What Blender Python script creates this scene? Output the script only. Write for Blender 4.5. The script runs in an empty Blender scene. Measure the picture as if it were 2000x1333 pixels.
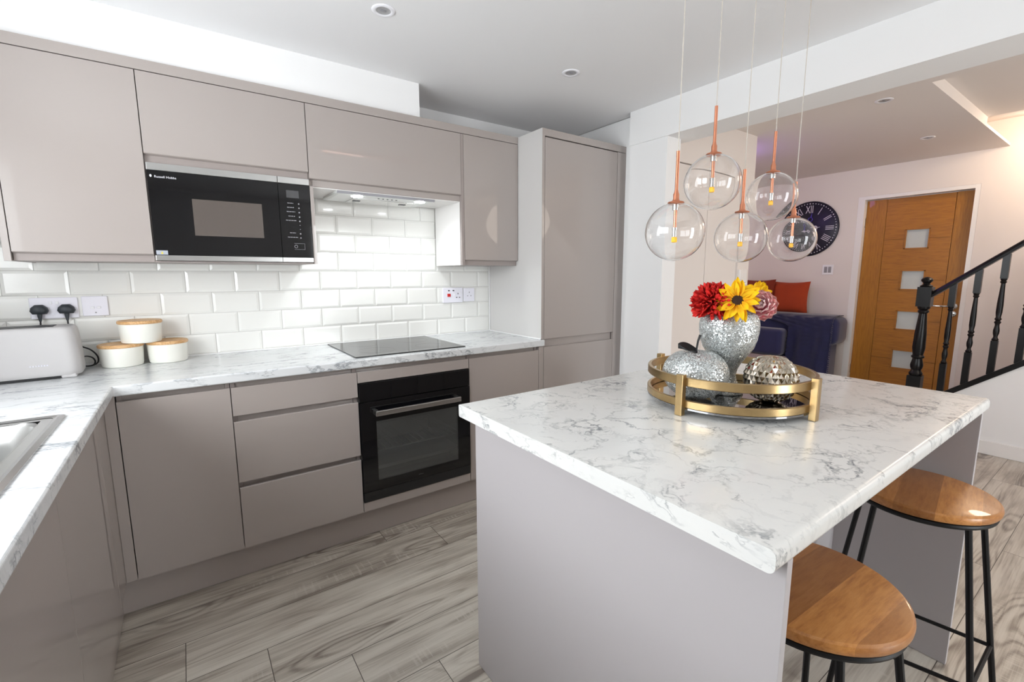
import bpy, bmesh, math, random
from mathutils import Vector, Matrix
PI = math.pi
R = math.radians
random.seed(7)
S = bpy.context.scene
COL = S.collection

# ------------------------------------------------------------------ camera
cam_d = bpy.data.cameras.new('camera')
cam_d.sensor_width = 36.0
cam_d.lens = 898.85 / 2000 * 36.0
cam_d.clip_start = 0.02
cam_o = bpy.data.objects.new('camera', cam_d)
COL.objects.link(cam_o)
cam_o.matrix_world = (Matrix.Translation((-0.6266, -2.1318, 1.30)) @ Matrix.Rotation(-0.6373, 4, 'Z')
                      @ Matrix.Rotation(1.4268, 4, 'X') @ Matrix.Rotation(0.0198, 4, 'Y'))
S.camera = cam_o

# ------------------------------------------------------------------ world, light, exposure
S.view_settings.view_transform = 'Standard'
S.view_settings.look = 'None'
S.view_settings.gamma = 1.0
S.view_settings.use_curve_mapping = False
S.view_settings.exposure = 0.06
try:
    S.cycles.max_bounces = 14
    S.cycles.diffuse_bounces = 6
    S.cycles.glossy_bounces = 6
    S.cycles.transmission_bounces = 14
    S.cycles.transparent_max_bounces = 16
    S.cycles.sample_clamp_indirect = 6.0
    S.cycles.blur_glossy = 0.3
except Exception:
    pass
W = bpy.data.worlds.new('world')
S.world = W
W.use_nodes = True
bg = W.node_tree.nodes['Background']
bg.inputs[0].default_value = (0.93, 0.97, 1.0, 1)
bg.inputs[1].default_value = 11.6


def area(name, loc, rot, sx, sy, power, color=(1, 1, 1), portal=False, spread=None):
    l = bpy.data.lights.new(name, 'AREA')
    l.shape = 'RECTANGLE'
    l.size = sx
    l.size_y = sy
    l.energy = power
    l.color = color
    if portal:
        l.cycles.is_portal = True
    if spread:
        l.spread = spread
    o = bpy.data.objects.new(name, l)
    o.location = loc
    o.rotation_euler = rot
    COL.objects.link(o)
    return o


def point(name, loc, power, color, r=0.05):
    l = bpy.data.lights.new(name, 'POINT')
    l.energy = power
    l.color = color
    l.shadow_soft_size = r
    o = bpy.data.objects.new(name, l)
    o.location = loc
    COL.objects.link(o)
    return o


def spot(name, loc, power, color, ang=110, blend=0.6, r=0.025):
    l = bpy.data.lights.new(name, 'SPOT')
    l.energy = power
    l.color = color
    l.spot_size = R(ang)
    l.spot_blend = blend
    l.shadow_soft_size = r
    o = bpy.data.objects.new(name, l)
    o.location = loc
    COL.objects.link(o)
    return o


WINY0, WINY1, WINZ0, WINZ1 = -1.85, -0.25, 1.06, 2.00     # window over the sink
FILLX0, FILLX1, FILLZ1 = 0.85, 1.72, 2.06                   # unseen opening behind the camera, added for fill daylight
YB = -4.3
area('rear_fill_portal', ((FILLX0 + FILLX1) / 2, YB - 0.13, FILLZ1 / 2), (R(90), 0, 0), FILLX1 - FILLX0, FILLZ1, 1, portal=True)
area('window_daylight_portal', (-1.72, (WINY0 + WINY1) / 2, (WINZ0 + WINZ1) / 2), (0, R(-90), 0), WINZ1 - WINZ0, WINY1 - WINY0, 1, portal=True)
point('stair_light', (4.35, -1.75, 2.31), 18, (1.0, 0.78, 0.58), 0.12)
point('hall_light', (3.2, -2.9, 2.0), 12, (1.0, 0.85, 0.72), 0.3)
point('led_strip_light', (3.15, 0.15, 2.18), 3.0, (0.42, 0.22, 1.0), 0.05)
point('living_light', (3.2, 1.9, 1.8), 13, (1.0, 0.88, 0.84), 0.2)
spot('hood_lamp_light', (0.13, 0.285, 1.69), 9.5, (0.93, 0.98, 1.0), 150, 0.8, 0.022)
spot('hood_lamp_light', (0.47, 0.285, 1.69), 9.5, (0.93, 0.98, 1.0), 150, 0.8, 0.022)


# ------------------------------------------------------------------ materials
def srgb(r, g, b):
    f = lambda c: (c / 255) / 12.92 if c / 255 <= 0.04045 else ((c / 255 + 0.055) / 1.055) ** 2.4
    return (f(r), f(g), f(b), 1)


class NT:
    def __init__(s, m):
        m.use_nodes = True
        s.t = m.node_tree
        s.b = s.t.nodes['Principled BSDF']

    def n(s, typ, **kw):
        nd = s.t.nodes.new('ShaderNode' + typ)
        for k, v in kw.items():
            if k == 'inp':
                for a, c in v.items():
                    nd.inputs[a].default_value = c
            else:
                setattr(nd, k, v)
        return nd

    def l(s, a, b):
        s.t.links.new(a, b)

    def math(s, op, a, b=None, clamp=False):
        nd = s.t.nodes.new('ShaderNodeMath')
        nd.operation = op
        nd.use_clamp = clamp
        for i, v in enumerate((a, b)):
            if v is None:
                continue
            if isinstance(v, (int, float)):
                nd.inputs[i].default_value = v
            else:
                s.l(v, nd.inputs[i])
        return nd.outputs[0]

    def ramp(s, fac, stops, interp='LINEAR'):
        nd = s.t.nodes.new('ShaderNodeValToRGB')
        cr = nd.color_ramp
        cr.interpolation = interp
        while len(cr.elements) < len(stops):
            cr.elements.new(0.5)
        for e, (p, c) in zip(cr.elements, stops):
            e.position = p
            e.color = c if len(c) == 4 else (*c, 1)
        s.l(fac, nd.inputs[0])
        return nd.outputs[0]

    def mix(s, fac, a, b, blend='MIX'):
        nd = s.t.nodes.new('ShaderNodeMix')
        nd.data_type = 'RGBA'
        nd.blend_type = blend
        for sock, v in ((nd.inputs[0], fac), (nd.inputs[6], a), (nd.inputs[7], b)):
            if isinstance(v, (int, float)):
                sock.default_value = v
            elif isinstance(v, tuple):
                sock.default_value = v
            else:
                s.l(v, sock)
        return nd.outputs[2]

    def coord(s, scale=(1, 1, 1), rot=(0, 0, 0), loc=(0, 0, 0), kind='Object'):
        tc = s.n('TexCoord')
        mp = s.n('Mapping')
        mp.inputs['Scale'].default_value = scale
        mp.inputs['Rotation'].default_value = rot
        mp.inputs['Location'].default_value = loc
        s.l(tc.outputs[kind], mp.inputs[0])
        return mp.outputs[0]

    def noise(s, vec, scale, detail=4, rough=0.5, dist=0.0):
        nd = s.n('TexNoise')
        nd.inputs['Scale'].default_value = scale
        nd.inputs['Detail'].default_value = detail
        nd.inputs['Roughness'].default_value = rough
        nd.inputs['Distortion'].default_value = dist
        s.l(vec, nd.inputs['Vector'])
        return nd

    def bump(s, h, strength=0.2, dist=0.002):
        nd = s.n('Bump')
        nd.inputs['Strength'].default_value = strength
        nd.inputs['Distance'].default_value = dist
        s.l(h, nd.inputs['Height'])
        s.l(nd.outputs[0], s.b.inputs['Normal'])
        return nd


def mat(name, color, rough=0.5, metal=0.0, coat=0.0, spec=None, var=0.0, vscale=8, bump=0.0, bscale=60, **kw):
    m = bpy.data.materials.new(name)
    t = NT(m)
    t.b.inputs['Base Color'].default_value = color
    t.b.inputs['Roughness'].default_value = rough
    t.b.inputs['Metallic'].default_value = metal
    t.b.inputs['Coat Weight'].default_value = coat
    t.b.inputs['Coat Roughness'].default_value = 0.02
    if spec is not None:
        t.b.inputs['Specular IOR Level'].default_value = spec
    for k, v in kw.items():
        t.b.inputs[k.replace('_', ' ')].default_value = v
    if var > 0 or bump > 0:
        v = t.coord()
        if var > 0:
            nz = t.noise(v, vscale, 3)
            dk = tuple(c * (1 - var) for c in color[:3]) + (1,)
            t.l(t.mix(nz.outputs[0], dk, color), t.b.inputs['Base Color'])
        if bump > 0:
            nb = t.noise(v, bscale, 3)
            t.bump(nb.outputs[0], bump, 0.001)
    return m


M_wall = mat('white_wall_paint', srgb(238, 238, 238), 0.75, var=0.02, vscale=2, bump=0.05, bscale=90)
M_ceil = mat('ceiling_paint', srgb(232, 232, 233), 0.85, var=0.015, vscale=2)
M_hallwall = mat('hall_wall_paint', srgb(230, 223, 218), 0.8, var=0.02, vscale=2, bump=0.05, bscale=90)
M_gloss = mat('gloss_cashmere_laminate', srgb(164, 155, 150), 0.34, coat=0.75, spec=0.5, var=0.015, vscale=1.5)
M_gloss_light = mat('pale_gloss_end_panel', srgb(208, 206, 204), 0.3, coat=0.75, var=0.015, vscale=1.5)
M_carc = mat('cashmere_carcass_board', srgb(152, 142, 138), 0.4, var=0.02, vscale=3)
M_island = mat('island_matt_panel', srgb(186, 182, 184), 0.36, coat=0.1, var=0.02, vscale=2)
M_white_trim = mat('white_gloss_woodwork', srgb(236, 234, 232), 0.35, var=0.01)
M_dark_gap = mat('dark_shadow_board', srgb(70, 62, 58), 0.6, var=0.1)
M_grout = mat('tile_grout', srgb(206, 205, 201), 0.85, var=0.05, vscale=30)
M_tile = mat('white_gloss_tile', srgb(238, 238, 234), 0.15, coat=0.2, var=0.02, vscale=3, bump=0.03, bscale=12)
M_sealant = mat('white_sealant', srgb(240, 240, 240), 0.3)
M_black_glass = mat('black_glass', (0.004, 0.004, 0.005, 1), 0.05, var=0.1)
M_plug = mat('slate_rubber_plug', srgb(48, 54, 60), 0.5, var=0.1)
M_black_plastic = mat('black_plastic', (0.012, 0.012, 0.013, 1), 0.35, var=0.2, bump=0.05)
M_oven_dark = mat('oven_interior', (0.075, 0.08, 0.075, 1), 0.45, var=0.3, vscale=14)
M_steel = mat('brushed_steel', (0.56, 0.56, 0.55, 1), 0.28, 1.0, var=0.08, vscale=30)
M_steel_bright = mat('bright_steel', (0.75, 0.75, 0.74, 1), 0.2, 1.0, var=0.05, vscale=40)
M_chrome = mat('chrome', (0.8, 0.8, 0.8, 1), 0.07, 1.0)
M_white_plastic = mat('white_plastic', srgb(240, 240, 245), 0.25, var=0.01)
M_white_plastic2 = mat('cool_white_plastic', srgb(238, 237, 246), 0.25, var=0.01)
M_toaster = mat('matt_stone_enamel', srgb(194, 192, 192), 0.42, var=0.03, vscale=20, bump=0.08, bscale=300)
M_ceramic = mat('cream_ceramic', srgb(238, 238, 230), 0.3, coat=0.2, var=0.015)
M_copper = mat('brushed_copper', srgb(224, 150, 118), 0.3, 1.0, var=0.08, vscale=60)
M_yellow = mat('yellow_led_phosphor', srgb(250, 190, 30), 0.4, var=0.05, Emission_Color=srgb(250, 180, 20), Emission_Strength=0.25)
M_red = mat('red_plastic', srgb(200, 30, 30), 0.3, var=0.05)
M_grey_print = mat('grey_print', srgb(150, 150, 155), 0.5, var=0.05)
M_white_print = mat('white_print', srgb(215, 215, 222), 0.5, var=0.05)
M_display = mat('display_film', srgb(72, 72, 74), 0.25, var=0.1)
M_black_paint = mat('black_gloss_paint', (0.004, 0.004, 0.005, 1), 0.3, spec=0.35, var=0.2, vscale=20, bump=0.15, bscale=40)
M_black_metal = mat('black_powder_coated_steel', (0.005, 0.005, 0.006, 1), 0.45, spec=0.3, var=0.2)
M_navy = mat('navy_velvet', srgb(34, 38, 88), 0.85, var=0.4, vscale=9, bump=0.4, bscale=30, Sheen_Weight=0.5)
M_orange = mat('burnt_orange_velvet', srgb(168, 56, 6), 0.85, var=0.25, vscale=12, bump=0.3, bscale=50, Sheen_Weight=0.08)
M_orange2 = mat('rust_velvet', srgb(132, 40, 8), 0.85, var=0.25, vscale=12, bump=0.3, bscale=50, Sheen_Weight=0.08)
M_frost = mat('frosted_glass', srgb(196, 204, 202), 0.4, var=0.06, vscale=10)
M_leaf_black = mat('black_ceramic', (0.012, 0.012, 0.013, 1), 0.35, var=0.2)
M_sticker = mat('silver_sticker', srgb(170, 175, 185), 0.35, var=0.1)
M_yellow_print = mat('yellow_print', srgb(220, 200, 60), 0.5)
M_lamp = mat('led_lamp_lens', (1, 1, 1, 1), 0.3, Emission_Color=(0.95, 0.98, 1, 1), Emission_Strength=30.0)
M_stair = mat('stair_carpet', srgb(150, 146, 144), 0.95, var=0.15, vscale=60, bump=0.3, bscale=200)
M_sofa_pale = mat('pale_grey_fabric', srgb(172, 160, 160), 0.95, var=0.1, vscale=20, bump=0.3, bscale=120)


def marble(name, stretch=(1, 1, 1), rot=0.0, seed=0.0, dens=1.0, bcol=(srgb(230, 230, 227), srgb(206, 209, 210))):
    m = bpy.data.materials.new(name)
    t = NT(m)
    v = t.coord(scale=stretch, rot=(0, 0, rot), loc=(seed, seed * 1.7, seed * .6))
    w = t.noise(v, 5.5, 5, 0.6)
    vm = t.n('VectorMath', operation='SCALE')
    t.l(w.outputs['Color'], vm.inputs[0])
    vm.inputs['Scale'].default_value = 0.26
    va = t.n('VectorMath', operation='ADD')
    t.l(v, va.inputs[0])
    t.l(vm.outputs[0], va.inputs[1])

    def vein(scale, width, detail, sd):
        mp = t.n('Mapping')
        mp.inputs['Location'].default_value = (sd, sd * 2.1, sd)
        t.l(va.outputs[0], mp.inputs[0])
        nz = t.noise(mp.outputs[0], scale, detail, 0.55, 0.4)
        a = t.math('ABSOLUTE', t.math('SUBTRACT', nz.outputs[0], 0.5))
        return t.math('SUBTRACT', 1.0, t.math('DIVIDE', a, width), clamp=True)
    v1 = t.math('POWER', vein(5.0, 0.027, 5, 1.3), 1.5)
    v2 = t.math('POWER', vein(10.0, 0.026, 5, 7.7), 1.8)
    v3 = vein(3.1, 0.012, 4, 4.1)
    pm = t.ramp(t.noise(v, 3.6, 3, 0.6).outputs[0], [(0.42, (0, 0, 0)), (0.62, (1, 1, 1))])
    pm2 = t.ramp(t.noise(v, 7.0, 3, 0.6, 0.3).outputs[0], [(0.46, (0, 0, 0)), (0.62, (1, 1, 1))])
    veins = t.math('ADD', t.math('MULTIPLY', v1, t.math('ADD', t.math('MULTIPLY', pm, 0.75), 0.12)),
                   t.math('MULTIPLY', v2, t.math('MULTIPLY', pm2, 0.6)))
    veins = t.math('ADD', veins, t.math('MULTIPLY', v3, t.math('ADD', t.math('MULTIPLY', pm2, 0.55), 0.1)), clamp=True)
    cloud = t.ramp(t.noise(va.outputs[0], 2.6, 6, 0.65).outputs[0], [(0.4, (0, 0, 0)), (0.75, (1, 1, 1))])
    base = t.mix(t.math('MULTIPLY', cloud, 0.5), bcol[0], bcol[1])
    colr = t.mix(t.math('MULTIPLY', veins, dens), base, srgb(112, 118, 124))
    t.l(colr, t.b.inputs['Base Color'])
    t.b.inputs['Roughness'].default_value = 0.24
    t.b.inputs['Coat Weight'].default_value = 0.15
    return m


M_marble = marble('marble_laminate_island', (1, 1, 1), 0.5, 3.0, 0.95)
M_marble2 = marble('marble_laminate_counter', (0.6, 1.5, 1.3), 0.25, 9.0, 0.85, (srgb(220, 222, 223), srgb(196, 201, 206)))
M_marble_edge = marble('marble_laminate_edging', (1, 0.8, 2.0), 0.2, 15.0, 0.9)


def floor_mat():
    m = bpy.data.materials.new('grey_oak_laminate')
    t = NT(m)
    v0 = t.coord()
    sp = t.n('SeparateXYZ')
    t.l(v0, sp.inputs[0])
    yy = t.math('ADD', sp.outputs[1], 0.06)
    row = t.math('FLOOR', t.math('DIVIDE', yy, 0.197))
    xx = t.math('ADD', t.math('ADD', sp.outputs[0], 0.961), t.math('MULTIPLY', t.math('ADD', row, 1.0), 0.234))
    cv = t.n('CombineXYZ')
    t.l(xx, cv.inputs[0])
    t.l(yy, cv.inputs[1])
    v = cv.outputs[0]
    br = t.n('TexBrick', offset=0.0, offset_frequency=2, squash=1.0)
    br.inputs['Color1'].default_value = (0, 0, 0, 1)
    br.inputs['Color2'].default_value = (1, 1, 1, 1)
    br.inputs['Mortar'].default_value = (0.5, 0.5, 0.5, 1)
    br.inputs['Scale'].default_value = 1.0
    br.inputs['Mortar Size'].default_value = 0.0013
    br.inputs['Mortar Smooth'].default_value = 0.1
    br.inputs['Brick Width'].default_value = 1.28
    br.inputs['Row Height'].default_value = 0.197
    t.l(v, br.inputs['Vector'])
    rnd = t.math('MULTIPLY', br.outputs['Color'], 37.0)
    cx = t.n('CombineXYZ')
    t.l(rnd, cx.inputs[0])
    t.l(t.math('MULTIPLY', br.outputs['Color'], 11.0), cx.inputs[1])
    t.l(rnd, cx.inputs[2])
    ad = t.n('VectorMath', operation='ADD')
    t.l(v, ad.inputs[0])
    t.l(cx.outputs[0], ad.inputs[1])
    # cathedral figure: contour lines of a long smooth hill in each plank
    mp = t.n('Mapping')
    mp.inputs['Scale'].default_value = (1.5, 9.0, 1)
    t.l(ad.outputs[0], mp.inputs[0])
    big = t.noise(mp.outputs[0], 0.8, 1.2, 0.35, 0.0)
    mpf = t.n('Mapping')
    mpf.inputs['Scale'].default_value = (14, 60, 1)
    t.l(ad.outputs[0], mpf.inputs[0])
    jit = t.noise(mpf.outputs[0], 1.0, 3, 0.6)
    ph = t.math('ADD', t.math('MULTIPLY', big.outputs[0], 130.0), t.math('MULTIPLY', jit.outputs[0], 1.6))
    rings = t.math('MULTIPLY', t.math('ADD', t.math('SINE', ph), 1.0), 0.5)
    rings = t.math('POWER', rings, 2.2)
    rmask = t.ramp(big.outputs[0], [(0.50, (0.1, 0.1, 0.1)), (0.62, (1, 1, 1))])
    mp2 = t.n('Mapping')
    mp2.inputs['Scale'].default_value = (2.2, 90, 1)
    t.l(ad.outputs[0], mp2.inputs[0])
    grain = t.noise(mp2.outputs[0], 1.6, 6, 0.7)
    mpb = t.n('Mapping')
    mpb.inputs['Scale'].default_value = (1.6, 13, 1)
    t.l(ad.outputs[0], mpb.inputs[0])
    band = t.noise(mpb.outputs[0], 1.3, 3, 0.55, 0.1)
    mp3 = t.n('Mapping')
    mp3.inputs['Scale'].default_value = (75, 7, 1)
    t.l(ad.outputs[0], mp3.inputs[0])
    saw = t.ramp(t.noise(mp3.outputs[0], 1.3, 1, 0.5).outputs[0], [(0.54, (0, 0, 0)), (0.64, (1, 1, 1))])
    mpm = t.n('Mapping')
    mpm.inputs['Scale'].default_value = (2.0, 9, 1)
    t.l(ad.outputs[0], mpm.inputs[0])
    sawmask = t.ramp(t.noise(mpm.outputs[0], 1.1, 2, 0.5).outputs[0], [(0.56, (0, 0, 0)), (0.66, (1, 1, 1))])
    f = t.math('ADD', t.math('MULTIPLY', grain.outputs[0], 0.42), t.math('MULTIPLY', band.outputs[0], 0.62))
    f = t.math('SUBTRACT', f, t.math('MULTIPLY', t.math('MULTIPLY', rings, rmask), 0.17))
    f = t.math('ADD', f, t.math('MULTIPLY', t.math('SUBTRACT', br.outputs['Color'], 0.5), 0.14))
    colr = t.ramp(f, [(0.32, srgb(124, 114, 105)), (0.46, srgb(168, 159, 147)), (0.58, srgb(196, 189, 177)), (0.75, srgb(210, 204, 193))])
    colr = t.mix(t.math('MULTIPLY', t.math('MULTIPLY', saw, sawmask), 0.4), colr, srgb(206, 200, 190))
    colr = t.mix(br.outputs['Fac'], colr, srgb(78, 70, 62))
    t.l(colr, t.b.inputs['Base Color'])
    t.b.inputs['Roughness'].default_value = 0.38
    t.b.inputs['Coat Weight'].default_value = 0.06
    t.bump(t.math('SUBTRACT', grain.outputs[0], t.math('MULTIPLY', br.outputs['Fac'], 1.2)), 0.12, 0.002)
    return m


M_floor = floor_mat()


def wood(name, c1, c2, c3, stretch, rough=0.4, scale=1.0, coat=0.1, stave=None, ring=0.4):
    m = bpy.data.materials.new(name)
    t = NT(m)
    v = t.coord(scale=stretch)
    n1 = t.noise(v, 2.2 * scale, 5, 0.6, 0.35)
    rg = t.math('MULTIPLY', t.math('ADD', t.math('SINE', t.math('MULTIPLY', n1.outputs[0], 40.0)), 1.0), 0.5)
    n2 = t.noise(v, 14 * scale, 5, 0.65)
    f = t.math('ADD', t.math('MULTIPLY', rg, ring), t.math('MULTIPLY', n2.outputs[0], 1.0 - ring))
    colr = t.ramp(f, [(0.25, c1), (0.5, c2), (0.8, c3)])
    if stave:
        sp = t.n('SeparateXYZ')
        t.l(t.coord(rot=(0, 0, stave[1])), sp.inputs[0])
        fl = t.math('FLOOR', t.math('ADD', t.math('DIVIDE', sp.outputs[0], stave[0]), 0.5))
        wv = t.math('MULTIPLY', t.math('ADD', t.math('SINE', t.math('ADD', t.math('MULTIPLY', fl, 2.2), 1.0)), 1.0), 0.5)
        colr = t.mix(t.math('MULTIPLY', wv, 0.62), colr, srgb(116, 66, 26))
    t.l(colr, t.b.inputs['Base Color'])
    t.b.inputs['Roughness'].default_value = rough
    t.b.inputs['Coat Weight'].default_value = coat
    t.bump(n2.outputs[0], 0.08, 0.001)
    return m


M_oak_v = wood('oak_veneer_upright', srgb(146, 92, 12), srgb(166, 108, 18), srgb(180, 122, 28), (11, 11, 0.8), 0.42, 1.0, 0.08, None, 0.15)
M_oak_h = wood('oak_veneer_level', srgb(144, 89, 10), srgb(166, 106, 16), srgb(180, 120, 26), (11, 0.8, 11), 0.42, 1.0, 0.08, None, 0.15)
M_bamboo = wood('bamboo_lid', srgb(196, 150, 98), srgb(216, 172, 120), srgb(228, 188, 140), (3, 20, 20), 0.5)
M_seat = wood('mango_wood_seat', srgb(168, 104, 46), srgb(196, 132, 66), srgb(214, 152, 86), (9, 1.3, 9), 0.36, 1.0, 0.25, (0.088, 0.0), 0.16)


def mosaic(name, scale, c, groutc):
    m = bpy.data.materials.new(name)
    t = NT(m)
    v = t.coord()
    vo = t.n('TexVoronoi')
    vo.inputs['Scale'].default_value = scale
    t.l(v, vo.inputs['Vector'])
    ve = t.n('TexVoronoi', feature='DISTANCE_TO_EDGE')
    ve.inputs['Scale'].default_value = scale
    t.l(v, ve.inputs['Vector'])
    edge = t.ramp(ve.outputs['Distance'], [(0.02, (0, 0, 0)), (0.07, (1, 1, 1))])
    sep = t.n('SeparateColor')
    t.l(vo.outputs['Color'], sep.inputs[0])
    colr = t.mix(sep.outputs[0], c, tuple(x * 0.35 for x in c[:3]) + (1,))
    colr = t.mix(edge, groutc, colr)
    t.l(colr, t.b.inputs['Base Color'])
    t.l(t.math('MULTIPLY', edge, 0.72), t.b.inputs['Metallic'])
    t.l(t.math('SUBTRACT', 0.6, t.math('MULTIPLY', edge, 0.42)), t.b.inputs['Roughness'])
    # each chip lies at its own small tilt
    g = t.n('NewGeometry')
    s1 = t.n('VectorMath', operation='SUBTRACT')
    t.l(vo.outputs['Color'], s1.inputs[0])
    s1.inputs[1].default_value = (0.5, 0.5, 0.5)
    s2 = t.n('VectorMath', operation='SCALE')
    t.l(s1.outputs[0], s2.inputs[0])
    s2.inputs['Scale'].default_value = 0.6
    s3 = t.n('VectorMath', operation='ADD')
    t.l(g.outputs['Normal'], s3.inputs[0])
    t.l(s2.outputs[0], s3.inputs[1])
    s4 = t.n('VectorMath', operation='NORMALIZE')
    t.l(s3.outputs[0], s4.inputs[0])
    t.l(s4.outputs[0], t.b.inputs['Normal'])
    return m


M_mosaic = mosaic('silver_crackle_mosaic', 340, (0.88, 0.92, 0.91, 1), (0.36, 0.39, 0.39, 1))
M_brass = mat('antique_brass', srgb(192, 164, 118), 0.28, 1.0, var=0.25, vscale=40)
M_mirror = mat('tray_mirror_glass', (0.32, 0.32, 0.33, 1), 0.03, 1.0)
M_champagne = mat('champagne_mirror_glass', srgb(206, 196, 180), 0.12, 1.0, var=0.2, vscale=30)


def glass_mat():
    m = bpy.data.materials.new('clear_globe_glass')
    t = NT(m)
    t.b.inputs['Base Color'].default_value = (1, 1, 1, 1)
    t.b.inputs['Roughness'].default_value = 0.0
    t.b.inputs['IOR'].default_value = 1.45
    t.b.inputs['Transmission Weight'].default_value = 1.0
    return m


M_glass = glass_mat()
M_ovenglass = mat('tinted_oven_glass', (0.35, 0.36, 0.35, 1), 0.02, Transmission_Weight=0.85, IOR=1.45)


def petal_mat(name, inner, outer, rough=0.8):
    m = bpy.data.materials.new(name)
    t = NT(m)
    at = t.n('Attribute', attribute_name='along')
    nz = t.noise(t.coord(), 90, 3)
    f = t.math('ADD', at.outputs['Fac'], t.math('MULTIPLY', t.math('SUBTRACT', nz.outputs[0], 0.5), 0.5), clamp=True)
    t.l(t.mix(f, inner, outer), t.b.inputs['Base Color'])
    t.b.inputs['Roughness'].default_value = rough
    t.b.inputs['Subsurface Weight'].default_value = 0.5
    t.b.inputs['Subsurface Radius'].default_value = (1.0, 0.7, 0.6)
    t.b.inputs['Subsurface Scale'].default_value = 0.012
    return m


M_pet_red = petal_mat('red_silk_petal', srgb(150, 4, 8), srgb(226, 34, 28))
M_pet_yel = petal_mat('yellow_silk_petal', srgb(250, 176, 4), srgb(255, 216, 14))
M_pet_pink = petal_mat('pink_silk_petal', srgb(255, 120, 165), srgb(255, 214, 208))
M_pet_white = petal_mat('white_silk_petal', srgb(235, 228, 215), srgb(246, 242, 236))
M_disc = mat('brown_seed_disc', srgb(62, 36, 20), 0.9, var=0.5, vscale=120, bump=0.8, bscale=260)
M_stem = mat('green_stem', srgb(70, 110, 50), 0.6, var=0.2)


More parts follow.
